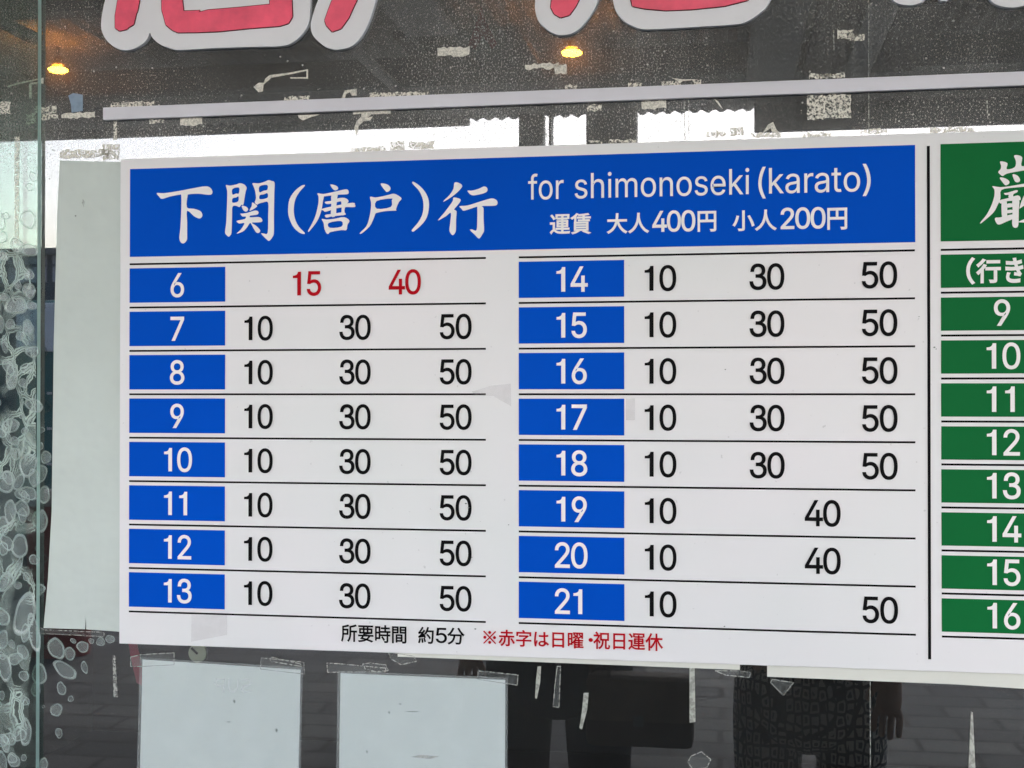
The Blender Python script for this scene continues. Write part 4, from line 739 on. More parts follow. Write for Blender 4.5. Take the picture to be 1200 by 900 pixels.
# glue bubbles on both panes
random.seed(7)
BLOBS = []
for v in range(14):
    n = 22; r = []
    a1, a2, a3 = random.uniform(0, 6.3), random.uniform(0, 6.3), random.uniform(0, 6.3)
    e = random.uniform(.05, .16)
    for i in range(n):
        t = i / n * 2 * math.pi
        r.append(1 + e * math.sin(2 * t + a1) + e * .5 * math.sin(3 * t + a2) + .03 * math.sin(5 * t + a3))
    V = [(0, -.0002, 0)]; F = []
    for ring, (s, dy) in enumerate(((.78, -.0002), (.90, -.0009), (1.0, 0.0))):
        for i in range(n):
            t = i / n * 2 * math.pi; V.append((r[i] * s * math.cos(t), dy, r[i] * s * math.sin(t)))
    for i in range(n):
        j = (i + 1) % n
        F.append((0, 1 + i, 1 + j))
        F.append((1 + i, 1 + n + i, 1 + n + j, 1 + j)); F.append((1 + n + i, 1 + 2 * n + i, 1 + 2 * n + j, 1 + n + j))
    me = mesh_of(V, F, 'glue_bubble'); me.materials.append(M_BLOB); me.materials.append(M_RIM)
    for k_, p_ in enumerate(me.polygons): p_.material_index = 0 if len(p_.vertices) == 3 else 1
    BLOBS.append(me)
def blob(px, py, rx, ry=None, rot=0, on=None, y=None):
    ry = ry or rx
    on = on or (door if px < 41 else pane)
    y = ((.0008) if on is door else GY - .0008)
    p = at(px, py, y); s = .00098
    o = link('glue_bubble', random.choice(BLOBS), None, on)
    o.location = p - on.location; o.scale = (rx * s, 1.0, ry * s); o.rotation_euler = (0, rot, 0)
    return o
hand = [(39, 207, 5, 7), (35, 219, 5, 5), (33, 257, 10, 12), (7, 253, 4, 5), (2, 260, 4, 12), (3, 278, 6, 8), (20, 288, 9, 10), (34, 293, 12, 8), (4, 300, 8, 6),
        (34, 322, 6, 8), (21, 334, 5, 6), (34, 341, 9, 10), (19, 358, 13, 13), (37, 358, 7, 6), (12, 380, 6, 7), (33, 384, 8, 9), (24, 394, 6, 6), (38, 412, 10, 7), (31, 432, 8, 7),
        (27, 449, 6, 6), (14, 440, 8, 18), (46, 338, 3, 3), (46, 433, 3, 3), (40, 475, 12, 8), (26, 488, 3.5, 3.5), (29, 505, 5, 4), (48, 504, 4.5, 4.5), (47, 523, 4.5, 5),
        (54, 536, 7, 8), (29, 527, 3, 4), (17, 517, 6, 6), (18, 532, 7, 7), (12, 499, 12, 9), (33, 545, 12, 14), (48, 555, 8, 11), (33, 578, 11, 9), (52, 580, 8, 10), (7, 565, 9, 16),
        (26, 596, 9, 11), (47, 610, 10, 14), (12, 600, 8, 15), (6, 622, 4, 6), (23, 640, 10, 16), (4, 643, 6, 9), (44, 643, 3, 4), (40, 656, 7, 6), (21, 686, 5, 5), (31, 676, 5, 5),
        (3, 723, 9, 11), (3, 750, 8, 11), (14, 755, 4, 6), (18, 772, 9, 8), (28, 792, 7, 6), (42, 808, 7, 8), (72, 807, 6, 8), (83, 819, 3.5, 4), (66, 832, 7, 9, .5), (69, 859, 5, 6), (51, 828, 2, 2), (44, 858, 2, 2),
        (99, 782, 4, 8), (82, 766, 7, 8), (97, 758, 8, 7), (118, 752, 5, 6), (129, 749, 6, 5), (107, 751, 4, 3), (86, 751, 4, 3), (66, 760, 10, 14), (76, 785, 18, 8, .45),
        (2, 868, 9, 8), (11, 866, 9, 8), (30, 858, 8, 16), (16, 891, 8, 9), (3, 893, 6, 13), (28, 888, 4, 4), (51, 896, 6, 8), (43, 692, 10, 9), (2, 815, 4, 6), (46, 790, 9, 14), (40, 560, 7, 12),
        (29, 720, 14, 26), (5, 782, 10, 16), (40, 742, 8, 22)]
for h_ in hand: blob(h_[0], h_[1], h_[2], h_[3], h_[4] if len(h_) > 4 else random.uniform(-.3, .3))
for i in range(38):
    y_ = random.uniform(300, 700) if i < 26 else random.uniform(740, 900)
    blob(random.uniform(-12, 30), y_, random.uniform(3, 9), random.uniform(4, 13), random.uniform(-.6, .6), on=door)
# older film of glue with a straight left edge beside the mirrored sky
def px_poly(name, pts, m, parent, y, smooth=False):
    q = [(at(a_, b__, y).x, at(a_, b__, y).z) for a_, b__ in pts]
    if smooth: q = smooth_closed(q, 4)
    return flat_poly(name, q, y, m, parent, parent.location)
px_poly('glue_band', [(17, 160), (23, 160), (22, 285), (17, 285)], M_GLUE, door, .0009)

for m_ in (M_BLOB, M_RIM):
    nt_ = m_.node_tree; o_ = nt_.nodes['Material Output']; src = o_.inputs[0].links[0].from_socket
    g_ = nt_.nodes.new('ShaderNodeBsdfGlossy'); g_.inputs['Roughness'].default_value = .25; x_ = nt_.nodes.new('ShaderNodeMixShader'); x_.inputs[0].default_value = .05
    nt_.links.new(src, x_.inputs[1]); nt_.links.new(g_.outputs[0], x_.inputs[2]); nt_.links.new(x_.outputs[0], o_.inputs[0])
# the web of dried glue between the bubbles
def web_mat():
    m, nt, b = new_mat('dried_glue_web'); nt.nodes.remove(b); L = nt.links
    out = nt.nodes['Material Output']; tc = N(nt, 'ShaderNodeTexCoord')
    nz = N(nt, 'ShaderNodeTexNoise', i_Scale=45.0, i_Detail=3.0); L.new(tc.outputs['Object'], nz.inputs['Vector'])
    mv = N(nt, 'ShaderNodeMix', data_type='VECTOR'); mv.inputs[0].default_value = .02
    L.new(tc.outputs['Object'], mv.inputs[4]); L.new(nz.outputs[1], mv.inputs[5])
    mp = N(nt, 'ShaderNodeMapping'); mp.inputs['Scale'].default_value = (1.25, .01, .8); L.new(mv.outputs[1], mp.inputs[0])
    vo = N(nt, 'ShaderNodeTexVoronoi', i_Scale=42.0); vo.feature = 'DISTANCE_TO_EDGE'; L.new(mp.outputs[0], vo.inputs['Vector'])
    cr = N(nt, 'ShaderNodeValToRGB'); e = cr.color_ramp.elements
    e[0].position = 0.0; e[0].color = (.55, .55, .55, 1); e[1].position = .06; e[1].color = (.22, .22, .22, 1)
    q = e.new(.11); q.color = (.62, .62, .62, 1); q = e.new(.15); q.color = (.05, .05, .05, 1)
    L.new(vo.outputs['Distance'], cr.inputs[0])
    n2 = N(nt, 'ShaderNodeTexNoise', i_Scale=14.0, i_Detail=2.0); L.new(tc.outputs['Object'], n2.inputs['Vector'])
    mr = N(nt, 'ShaderNodeMapRange'); mr.inputs[1].default_value = .42; mr.inputs[2].default_value = .6; L.new(n2.outputs[0], mr.inputs[0])
    mu = N(nt, 'ShaderNodeMath', operation='MULTIPLY'); L.new(cr.outputs[0], mu.inputs[0]); L.new(mr.outputs[0], mu.inputs[1])
    tr = N(nt, 'ShaderNodeBsdfTransparent'); df = N(nt, 'ShaderNodeBsdfDiffuse'); df.inputs[0].default_value = (.70, .86, .79, 1)
    mx = N(nt, 'ShaderNodeMixShader'); L.new(mu.outputs[0], mx.inputs[0]); L.new(tr.outputs[0], mx.inputs[1]); L.new(df.outputs[0], mx.inputs[2]); L.new(mx.outputs[0], out.inputs[0])
    return m
px_poly('glue_film', [(-60, 300), (20, 275), (34, 300), (42, 420), (42, 560), (41, 700), (34, 800), (30, 940), (-60, 940)], web_mat(), door, .0011)
# torn tape and glue left on the pane
random.seed(3)
def ragged(x0, y0, x1, y1, amp=1.4, step=3.5):
    P = []
    def run(ax, ay, bx, by):
        n = max(2, int(math.hypot(bx - ax, by - ay) / step))
        for i in range(n):
            t = i / n; P.append((ax + (bx - ax) * t + random.uniform(-amp, amp) * .5, ay + (by - ay) * t + random.uniform(-amp, amp)))
    sl = (x1 - x0) * .03
    run(x0, y0, x1, y0 - sl); run(x1, y0 - sl, x1, y1 - sl); run(x1, y1 - sl, x0, y1); run(x0, y1, x0, y0)
    return P
yg = GY - .0007
solid = [(513, 56, 550, 66), (615, 75, 655, 81), (650, 76, 664, 87), (72, 133, 111, 139), (352, 1000, 360, 1010), (211, 136, 237, 147), (752, 118, 781, 128)]
for s in solid:
    if s[1] < 900: px_poly('glue_patch', ragged(*s), M_GLUE2, pane, yg)
porous = [(433, 109, 502, 115), (130, 120, 181, 127), (333, 113, 363, 119), (478, 167, 508, 175), (412, 173, 452, 178), (457, 166, 474, 177), (948, 87, 990, 93),
          (946, 112, 997, 140), (981, 35, 1000, 45), (996, 41, 1013, 48), (175, 136, 192, 144), (736, 97, 752, 102), (776, 95, 798, 101), (812, 94, 822, 100),
          (662, 100, 676, 104), (40, 125, 66, 133), (44, 134, 68, 140), (30, 134, 42, 146), (688, 123, 705, 130), (1090, 150, 1142, 155), (1008, 152, 1039, 157), (940, 156, 974, 161),
          (828, 154, 850, 161), (856, 150, 872, 159), (880, 156, 915, 161), (690, 165, 706, 168), (713, 164, 746, 168), (133, 141, 137, 165), (120, 170, 140, 188), (70, 176, 128, 186), (0, 120, 12, 134),
          (1142, 90, 1150, 92), (960, 87, 975, 90)]
for s in porous: px_poly('glue_patch', ragged(*s), M_GLUE, door if s[2] < 41 else pane, .0008 if s[2] < 41 else yg)
shapes = [[(399, 118), (404, 106), (418, 104), (418, 112), (412, 112), (410, 108), (406, 110), (403, 118)],
          [(413, 131), (458, 128), (458, 133), (435, 134), (431, 138), (437, 136), (434, 141), (426, 142), (420, 148), (419, 157), (417, 158), (415, 150), (418, 142), (423, 137), (424, 133), (414, 134)],
          [(311, 92), (316, 88), (340, 85), (361, 81), (361, 92), (340, 92), (340, 90.5), (359, 90.5), (359, 83), (341, 87), (318, 91), (315, 94), (309, 99), (308, 107), (303, 108), (297, 102), (303, 97), (309, 97)],
          [(349, 135), (375, 134), (362, 138), (355, 141), (350, 138)],
          [(8, 101), (20, 97), (51, 91), (51, 98), (43, 98), (36, 99), (35, 97), (47, 96), (47, 93), (20, 99), (9, 102)],
          [(34, 98), (37, 98), (37, 115), (34, 115)],
          [(836, 115), (842, 119), (847, 128), (844, 125), (840, 120)], [(786, 91), (800, 93), (819, 93), (800, 95), (796, 98), (793, 94)],
          [(893, 157), (900, 146), (906, 143), (910, 152), (915, 157), (905, 155), (903, 150)]]
for s in shapes: px_poly('glue_patch', s, M_GLUE2, pane, yg - .0003)
for a_, b__, c_, d_ in ((806, 110, 807, 166), (801, 108, 802, 164), (639, 155, 641, 168), (976, 35, 977, 60), (1156, 118, 1157, 140)):
    px_poly('scratch', [(a_, b__), (a_ + 1.4, b__), (c_ + 1, d_), (c_, d_)], M_TAPEDGE, pane, yg - .0005)
px_poly('tape_scrap', [(80, 112), (86, 109), (97, 111), (97, 130), (84, 132), (83, 122)], M_BLUETAPE, pane, yg - .0008)
# clear tape strips with dirty edges, low on the pane
def tape(pts, parent, y, w_=.9):
    px_poly('clear_tape', pts, M_TAPE, parent, y)
    n = len(pts); V = []; F = []
    q = [at(a_, b__, y - .0003) for a_, b__ in pts]
    for i in range(n):
        a, b = q[i], q[(i + 1) % n]; d = (b - a).normalized(); nn = Vector((-d.z, 0, d.x)) * (w_ * .0005)
        k_ = len(V); V += [a - nn, b - nn, b + nn, a + nn]; F.append((k_, k_ + 1, k_ + 2, k_ + 3))
    link('tape_edge', mesh_of([v - parent.location for v in V], F, 'tape_edge'), M_TAPEDGE, parent)
for pts in ([(42, 732), (52, 738), (122, 741), (122, 746), (42, 742)], [(153, 770), (166, 767), (204, 765), (204, 779), (166, 781), (153, 781)],
            [(306, 771), (356, 776), (357, 790), (305, 784)], [(318, 770), (352, 778), (353, 781), (317, 775)], [(383, 777), (400, 778), (452, 783), (452, 787), (384, 788)],
            [(560, 786), (607, 791), (606, 803), (560, 796)], [(425, 778), (434, 777), (452, 779), (455, 786), (440, 787), (428, 784)], [(455, 764), (485, 769), (488, 775), (470, 779), (458, 772)],
            [(653, 781), (657, 781), (655, 829), (648, 828), (650, 805)], [(838, 786), (866, 786), (880, 788), (878, 794), (850, 791)],
            [(905, 796), (930, 800), (918, 815), (903, 800)], [(806, 893), (810, 886), (822, 881), (833, 890), (828, 900), (812, 902)]):
    tape(pts, pane, GY - .0012)
for pts in ([(630, 781), (634, 781), (633, 800), (629, 819), (627, 818), (628, 798)], [(684, 812), (690, 812), (688, 832), (682, 855), (679, 853), (682, 833)],
            [(808, 783), (814, 783), (815, 846), (808, 847)], [(1138, 834), (1140, 835), (1143, 900), (1135, 900)], [(132, 768), (135, 768), (138, 817), (133, 817)]):
    px_poly('torn_strip', pts, M_STRIP if pts[0][0] != 132 else M_TAPEDGE, pane, GY - .0018)

# ------------------------------------------------------------------ sheets of paper behind the glass
PY = GY - .0013
def sheet(name, pts, label, m, group=None, sleeve=0, thick=.0008, y=PY):
    q = [(at(a_, b__, y).x, at(a_, b__, y).z) for a_, b__ in pts]
    c = Vector((sum(p[0] for p in q) / len(q), y, min(p[1] for p in q)))
    t = thing(name, c, label, 'paper', group)
    poly_slab('sheet', q, y, y + thick, m, t, c)
    if sleeve:
        q2 = [(c.x + (p[0] - c.x) * (1 + sleeve / abs(q[0][0] - c.x)), p[1] + (sleeve if p[1] > c.z + .05 else -sleeve)) for p in q]
        poly_slab('clear_sleeve', q2, y - .0012, y - .0006, M_SLEEVE, t, c)
    return t
sh = sheet('paper_sheet', [(70, 188), (150, 190), (150, 742), (137, 740), (101, 737.5), (100.5, 721), (99.5, 737.4), (51, 736), (56, 680), (60.5, 600), (63, 400), (67, 250)],
           'tall grey-green paper sheet behind the glass along the left side of the board', M_PAPER2)
g = 'blank paper sheets taped up in clear sleeves'
p1 = sheet('paper_sheet', [(167, 773), (352, 785), (346, 1080), (160, 1080)], 'pale blank paper in a clear sleeve below the hour 13 row, the left one', M_PAPER, g, .003)
p2 = sheet('paper_sheet', [(399, 789), (592, 797), (591, 1080), (395, 1080)], 'pale blank paper in a clear sleeve below the black and red note, the right one', M_PAPER, g, .003)
M_STRIPP = plain('cream_strip', (.66, .67, .62, 1), .7, .2, .05, 9)
sheet('paper_strip', [(466, 740), (867, 740), (867, 785), (466, 769.5)], 'white strip of card showing just under the middle of the board', M_STRIPP, y=PY)
sheet('paper_strip', [(899, 740), (1290, 740), (1290, 812), (1190, 806.5), (1120, 802), (899, 793)], 'white strip of card showing under the right part of the board', M_STRIPP, y=PY)
# faint reflected letters painted on the left sleeve, and small marks
M_FAINT = film_mat('faint_reflection_paint', (.95, .97, .97, 1), .16, .3, 80)
M_MARK = plain('grey_speck', (.22, .25, .24, 1), .8, .2)
def strokes(name, lines, wpx, m, parent, y):
    V = []; F = []
    for L_ in lines:
        q = [at(a_, b__, y) for a_, b__ in L_]
        for a, b in zip(q, q[1:]):
            d = (b - a).normalized(); nn = Vector((-d.z, 0, d.x)) * (wpx * .0005); e = d * wpx * .0004
            k_ = len(V); V += [a - nn - e, b - nn + e, b + nn + e, a + nn - e]; F.append((k_, k_ + 1, k_ + 2, k_ + 3))
    return link(name, mesh_of([v - parent.location for v in V], F, name), m, parent)
yp = PY - .0018
strokes('painted_reflection', [[(284, 797), (292, 796), (294, 800), (291, 803), (285, 804), (283, 808), (287, 811), (294, 810)],
                           [(279, 796), (278, 808), (273, 811), (268, 808), (268, 796)],
                           [(263, 796), (262, 811)], [(263, 796), (254, 796), (252, 800), (255, 804), (263, 804)]], 1.8, M_FAINT, p1, yp)
for par, px, py, w1, h1 in ((p1, 274.5, 822, 1.5, 2.5), (p1, 268, 846, 3, .8), (p1, 324, 856, 1.4, 3), (p2, 469, 825, 1.8, 1), (p2, 483, 834, 9, .8), (p2, 456, 835, 1.2, 2), (p2, 498, 887, 17, 2.5), (p2, 430, 881, 1.2, 2),
                            (sh, 97.5, 238, 1.6, 5), (sh, 88.5, 253, 1.2, 1.2)):
    px_poly('speck', [(px - w1, py), (px - w1 * .3, py - h1), (px + w1, py - h1 * .3), (px + w1 * .4, py + h1)], M_MARK if py != 887 and py != 238 else M_TAPEDGE, par, yp - .0002)
# things standing close behind the glass under the board
M_DISC = plain('beige_disc', (.62, .62, .50, 1), .6, .3)
c = at(232, 765, .10)
dc = thing('round_dial', c, 'small round beige dial with a dark hand between board and left paper', 'dial')
bm = bmesh.new(); bmesh.ops.create_cone(bm, cap_ends=True, segments=40, radius1=.0115, radius2=.0115, depth=.004, matrix=Matrix.Rotation(R(90), 4, 'X'))
me = bpy.data.meshes.new('dial_face'); bm.to_mesh(me); bm.free(); link('dial_face', me, M_DISC, dc)
o = box('dial_hand', -.0095, .001, -.0035, -.0022, -.0012, .0012, M_BLACK, dc); o.rotation_euler = (0, R(40), 0)
M_RIB = plain('red_ribbon', (.30, .02, .05, 1), .6, .3)
yq = .12; q = [at(a_, b__, yq) for a_, b__ in ((149, 745), (158, 745), (165, 775), (168, 805), (160, 800), (154, 775))]
c = q[0].copy()
t = thing('ribbon', c, 'narrow red ribbon hanging behind the glass at the board\'s lower left corner', 'ribbon')
poly_slab('ribbon_band', [(v.x, v.z) for v in q], yq, yq + .0015, M_RIB, t, c)

# ------------------------------------------------------------------ white bar and cut-out letters
p0, p1_ = at(119.5, 462, .003), at(1200, 462, .003)
bar = box('white_bar', p0.x, p1_.x + .45, .003, GY - .001, EYE + .3187, EYE + .3335, M_BAR, None, .0012, base=Vector((.0, 0, EYE + .3187)))
bar.location = (0, 0, EYE + .3187)
tag(bar, 'long narrow white plastic bar running across the glass above the board', 'bar')
def letter(white, reds, label, up):
    y0 = .003
    w_ = [(at(a_, b__, y0).x, at(a_, b__, y0).z) for a_, b__ in white]
    c = Vector((sum(p[0] for p in w_) / len(w_), y0, min(p[1] for p in w_)))
    t = thing('cutout_letter', c, label, 'letter', 'red cut-out letters with white outlines along the top')
    poly_slab('outline_board', smooth_closed(w_, 4), y0, GY - .0006, M_FOAM, t, c)
    for r_ in reds:
        q_ = [(at(a_, b__, y0).x, at(a_, b__, y0).z) for a_, b__ in r_]
        cx_ = sum(p[0] for p in q_) / len(q_); cz_ = sum(p[1] for p in q_) / len(q_)
        strokes_ = []
        poly_slab('red_film', q_, y0 - .0014, y0 - .0004, M_FILMRED, t, c)
        n = len(q_); V = []; F = []
        ys = y0 - .0003
        for i in range(n):                                   # dark outline painted for the shadow line and gap round the film
            a, b = Vector((q_[i][0], ys, q_[i][1])), Vector((q_[(i + 1) % n][0], ys, q_[(i + 1) % n][1]))
            d = (b - a)
            if d.length < 1e-6: continue
            d.normalize(); nn = Vector((-d.z, 0, d.x)) * .0010; k_ = len(V)
            ys -= .00001
            V += [a - nn - c, b - nn - c, b + nn - c, a + nn - c]; F.append((k_, k_ + 1, k_ + 2, k_ + 3))
        link('film_shadow_line', mesh_of(V, F, 'film_shadow_line'), M_GAP, t)
    return t
C3 = lambda L_, ox=100, f=3.333: [(ox + a_ / f, b__ / f) for a_, b__ in L_]
letter(C3([(100, -230), (82, -30), (72, 20), (63, 70), (62, 110), (72, 140), (90, 165), (120, 188), (155, 196), (190, 190), (225, 170), (243, 150), (252, 128), (262, 148), (290, 172), (330, 188), (370, 195), (500, 188), (640, 183), (760, 180), (810, 165), (850, 130), (872, 90), (878, 40), (880, -60), (878, -230), (700, -260), (300, -260)]),
       [C3([(140, -150), (128, 0), (118, 60), (118, 110), (135, 122), (165, 115), (170, 108), (190, 97), (200, 55), (205, 45), (213, 0), (222, -150)]),
        C3([(296, -150), (300, 40), (306, 60), (316, 98), (340, 118), (362, 128), (440, 127), (520, 124), (640, 112), (760, 103), (795, 92), (810, 66), (808, 20), (806, -150), (718, -150), (722, 18), (600, 30), (480, 40), (440, 50), (450, 42), (385, 44), (380, 0), (376, -150)])],
       'red letter on a white outline, leg and open box, farthest left at the top', 0)
letter(C3([(980, -230), (935, -60), (905, 10), (888, 60), (880, 100), (890, 140), (930, 178), (960, 190), (985, 194), (1040, 180), (1080, 140), (1110, 80), (1135, 0), (1160, -100), (1180, -230)]),
       [C3([(1010, -150), (965, 0), (950, 40), (936, 80), (942, 100), (965, 125), (1000, 113), (1030, 70), (1055, 15), (1062, 0), (1100, -150)])],
       'red slanting letter leg on a white outline, second from the left at the top', 0)
C4 = lambda L_: C3(L_, 600)
letter(C4([(100, -230), (92, -60), (90, 0), (90, 40), (105, 85), (140, 118), (165, 131), (190, 137), (235, 130), (275, 100), (310, 55), (335, 5), (355, -80), (372, -230)]),
       [C4([(160, -150), (155, 0), (152, 30), (165, 55), (190, 70), (225, 60), (250, 25), (262, 0), (285, -150)])],
       'red rounded letter leg on a white outline above the right-hand orange lamp', 0)
letter(C4([(380, -230), (388, -60), (394, 0), (405, 40), (435, 80), (480, 105), (530, 114), (700, 106), (860, 96), (915, 85), (970, 50), (1005, 10), (1040, -80), (1060, -230)]),
       [C4([(450, -150), (465, 0), (470, 25), (520, 35), (600, 42), (700, 38), (830, 25), (920, 2), (960, -40), (980, -150)])],
       'wide red letter bottom on a white outline, the flat one right of the lamp', 0)
C5 = lambda L_: C3(L_, 940, 4.615)
letter(C5([(400, -300), (440, -60), (485, -5), (520, 18), (570, 28), (620, 22), (665, -2), (715, -60), (740, -3), (765, 5), (790, -3), (830, -80), (860, -300)]),
       [C5([(500, -260), (530, -80), (575, -60), (620, -80), (640, -260)])],
       'white outlined letter just dipping into the top right of the glass', 0)
letter(C5([(980, -300), (990, -80), (1015, -5), (1060, 28), (1130, 40), (1180, 35), (1240, 10), (1280, -60), (1300, -300)]),
       [C5([(1060, -260), (1075, -60), (1130, -45), (1200, -60), (1230, -260)])],
       'white outlined letter bottom at the top right corner', 0)

# ------------------------------------------------------------------ the timetable board
XA = lambda px: at(px, 462, 0).x
bx0, bx1 = XA(140.3), XA(1200) + .30
bz0, bz1 = EYE - .2875, EYE + .272
BB = Vector(((bx0 + bx1) / 2, 0, bz0))
board = thing('timetable_board', BB, 'large white ferry timetable board with blue and green hour boxes', 'timetable')
box('board_panel', bx0, bx1, 0, .0085, bz0, bz1, M_BOARD, board, .0008, base=BB)
Y1, Y2 = -.0006, -.0011
def B(px0, px1, z0, z1, name, m, parent=board, y=Y1):
    return rect(name, XA(px0), XA(px1), EYE + z0, EYE + z1, y, m, parent, BB if parent is board else BB)
def on(parent, o): o.parent = parent; return o
ha = B(152, 1073, .1585, .260, 'header_panel', M_BLUE); ha['label'] = 'blue header panel with white writing'
hg = B(1102.8, 1390, .1587, .260, 'header_panel', M_GREEN); hg['label'] = 'green header panel with brush writing'

def brush(name, polys, org, f, y, m, parent):
    """Brush-written characters: each outline with its counters."""
    V = []; F = []; yy = y
    for P_ in polys:
        loops = []
        for L_ in P_:
            q_ = [at(org[0] + a_ / f, org[1] + b__ / f, y) for a_, b__ in L_]
            q_ = smooth_closed([(v.x, v.z) for v in q_], 3)
            loops.append(q_)
        tris = tessellate_polygon([[Vector((a_, b__, 0)) for a_, b__ in l] for l in loops])
        flat = [p_ for l in loops for p_ in l]; k_ = len(V)
        V += [Vector((p_[0], yy, p_[1])) - BB for p_ in flat]
        for t_ in tris:
            a, c_, d = [flat[i] for i in t_]
            ar = (c_[0] - a[0]) * (d[1] - a[1]) - (c_[1] - a[1]) * (d[0] - a[0])
            t_ = t_ if ar > 0 else (t_[0], t_[2], t_[1]); F.append(tuple(k_ + i for i in t_))
        yy -= .00004
    return link(name, mesh_of(V, F, name), m, parent)
K1 = [
 [[(103, 197), (165, 198), (300, 178), (430, 153), (530, 137), (572, 150), (592, 182), (583, 208), (545, 211), (470, 203), (385, 208), (373, 225), (368, 322), (430, 335), (485, 355), (503, 385), (498, 408), (475, 420), (430, 400), (370, 352), (370, 450), (370, 560), (368, 605), (350, 632), (333, 640), (312, 628), (301, 590), (310, 500), (318, 350), (318, 222), (300, 212), (220, 227), (150, 248), (125, 230)]],
 [[(710, 128), (745, 132), (800, 122), (832, 111), (870, 121), (893, 150), (884, 185), (873, 250), (864, 298), (845, 300), (830, 320), (800, 309), (768, 318), (765, 400), (760, 540), (750, 567), (735, 580), (715, 565), (703, 540), (714, 450), (720, 300), (722, 180)],
  [(768, 161), (826, 149), (824, 200), (800, 201), (769, 210)], [(769, 244), (800, 236), (821, 226), (818, 270), (769, 281)]],
 [[(945, 110), (1000, 112), (1050, 98), (1085, 83), (1110, 90), (1138, 106), (1136, 200), (1133, 400), (1133, 540), (1122, 580), (1092, 616), (1070, 605), (1020, 553), (1045, 553), (1078, 545), (1082, 400), (1082, 281), (1040, 279), (1000, 290), (985, 298), (965, 280), (975, 240), (968, 180), (955, 140)],
  [(1006, 138), (1074, 126), (1074, 168), (1040, 177), (1006, 190)], [(1008, 216), (1045, 208), (1075, 198), (1076, 238), (1010, 251)]],
 [[(850, 308), (885, 315), (905, 335), (900, 352), (885, 360), (862, 345)]],
 [[(942, 280), (965, 292), (985, 315), (925, 353), (922, 340), (938, 310)]],
 [[(838, 378), (855, 378), (900, 371), (955, 353), (985, 352), (998, 368), (988, 386), (950, 392), (925, 396), (922, 410), (970, 408), (1010, 410), (1030, 430), (1025, 450), (985, 455), (938, 458), (975, 483), (1010, 520), (1010, 537), (995, 548), (975, 540), (950, 500), (932, 466), (920, 462), (895, 500), (860, 535), (805, 553), (840, 520), (874, 462), (830, 465), (805, 447), (818, 438), (878, 425), (885, 404), (855, 402)]],
]
K2 = [
 [[(268, 126), (279, 133), (230, 190), (195, 255), (182, 340), (192, 420), (225, 490), (277, 545), (268, 556), (225, 540), (175, 490), (140, 410), (132, 340), (145, 250), (190, 180), (240, 138)]],
 [[(502, 122), (535, 125), (565, 140), (572, 158), (560, 170), (540, 172), (520, 155)]],
 [[(390, 198), (440, 205), (520, 190), (630, 165), (658, 170), (665, 193), (650, 207), (570, 212), (450, 226), (410, 226)]],
 [[(391, 203), (445, 214), (438, 270), (425, 350), (400, 420), (370, 470), (318, 533), (310, 525), (345, 460), (375, 390), (398, 290), (400, 230)]],
 [[(515, 205), (565, 205), (563, 250), (556, 320), (552, 395), (510, 400), (512, 300)]],
 [[(458, 274), (520, 264), (575, 242), (630, 240), (662, 262), (652, 284), (600, 270), (560, 278), (520, 290), (470, 293)]],
 [[(430, 336), (560, 306), (700, 282), (720, 300), (717, 320), (640, 320), (560, 331), (515, 345), (460, 362), (445, 352)]],
 [[(458, 390), (520, 380), (615, 366), (640, 385), (600, 393), (520, 402), (470, 413)]],
 [[(603, 252), (660, 264), (640, 310), (628, 345), (630, 385), (602, 388), (604, 320)]],
 [[(428, 425), (470, 430), (540, 423), (625, 409), (672, 440), (655, 475), (645, 522), (600, 523), (505, 540), (488, 555), (470, 550), (452, 510), (445, 460)], [(490, 460), (600, 443), (603, 492), (500, 502)]],
 [[(945, 115), (1000, 120), (1030, 145), (1030, 170), (1005, 188), (985, 175)]],
 [[(853, 230), (900, 236), (960, 226), (1020, 212), (1065, 203), (1110, 225), (1130, 248), (1105, 280), (1082, 338), (1085, 350), (1050, 353), (980, 357), (915, 371), (900, 380), (885, 420), (850, 490), (780, 552), (765, 546), (820, 490), (845, 420), (860, 340), (862, 280)], [(910, 268), (1040, 245), (1044, 262), (1035, 320), (912, 335)]],
]
K3 = [
 [[(172, 105), (185, 98), (235, 130), (285, 185), (315, 250), (320, 320), (305, 400), (265, 465), (190, 532), (172, 532), (172, 518), (225, 455), (260, 390), (272, 320), (265, 250), (235, 180), (185, 125)]],
 [[(545, 105), (585, 108), (613, 135), (580, 180), (520, 230), (455, 270), (452, 262), (500, 215), (535, 160)]],
 [[(535, 238), (570, 240), (600, 258), (575, 300), (542, 340), (563, 358), (559, 430), (558, 520), (548, 550), (530, 567), (510, 550), (500, 520), (508, 450), (512, 370), (470, 400), (408, 435), (405, 428), (450, 375), (500, 310), (530, 265)]],
 [[(660, 175), (700, 175), (760, 158), (800, 140), (825, 145), (835, 165), (825, 188), (780, 205), (720, 217), (690, 212), (670, 195)]],
 [[(590, 312), (660, 306), (760, 275), (850, 248), (885, 245), (915, 260), (923, 285), (910, 305), (860, 310), (785, 312), (800, 330), (800, 420), (805, 520), (795, 550), (768, 592), (750, 592), (720, 560), (680, 522), (700, 516), (738, 524), (745, 430), (745, 330), (738, 318), (680, 337), (625, 352), (605, 335)]],
]
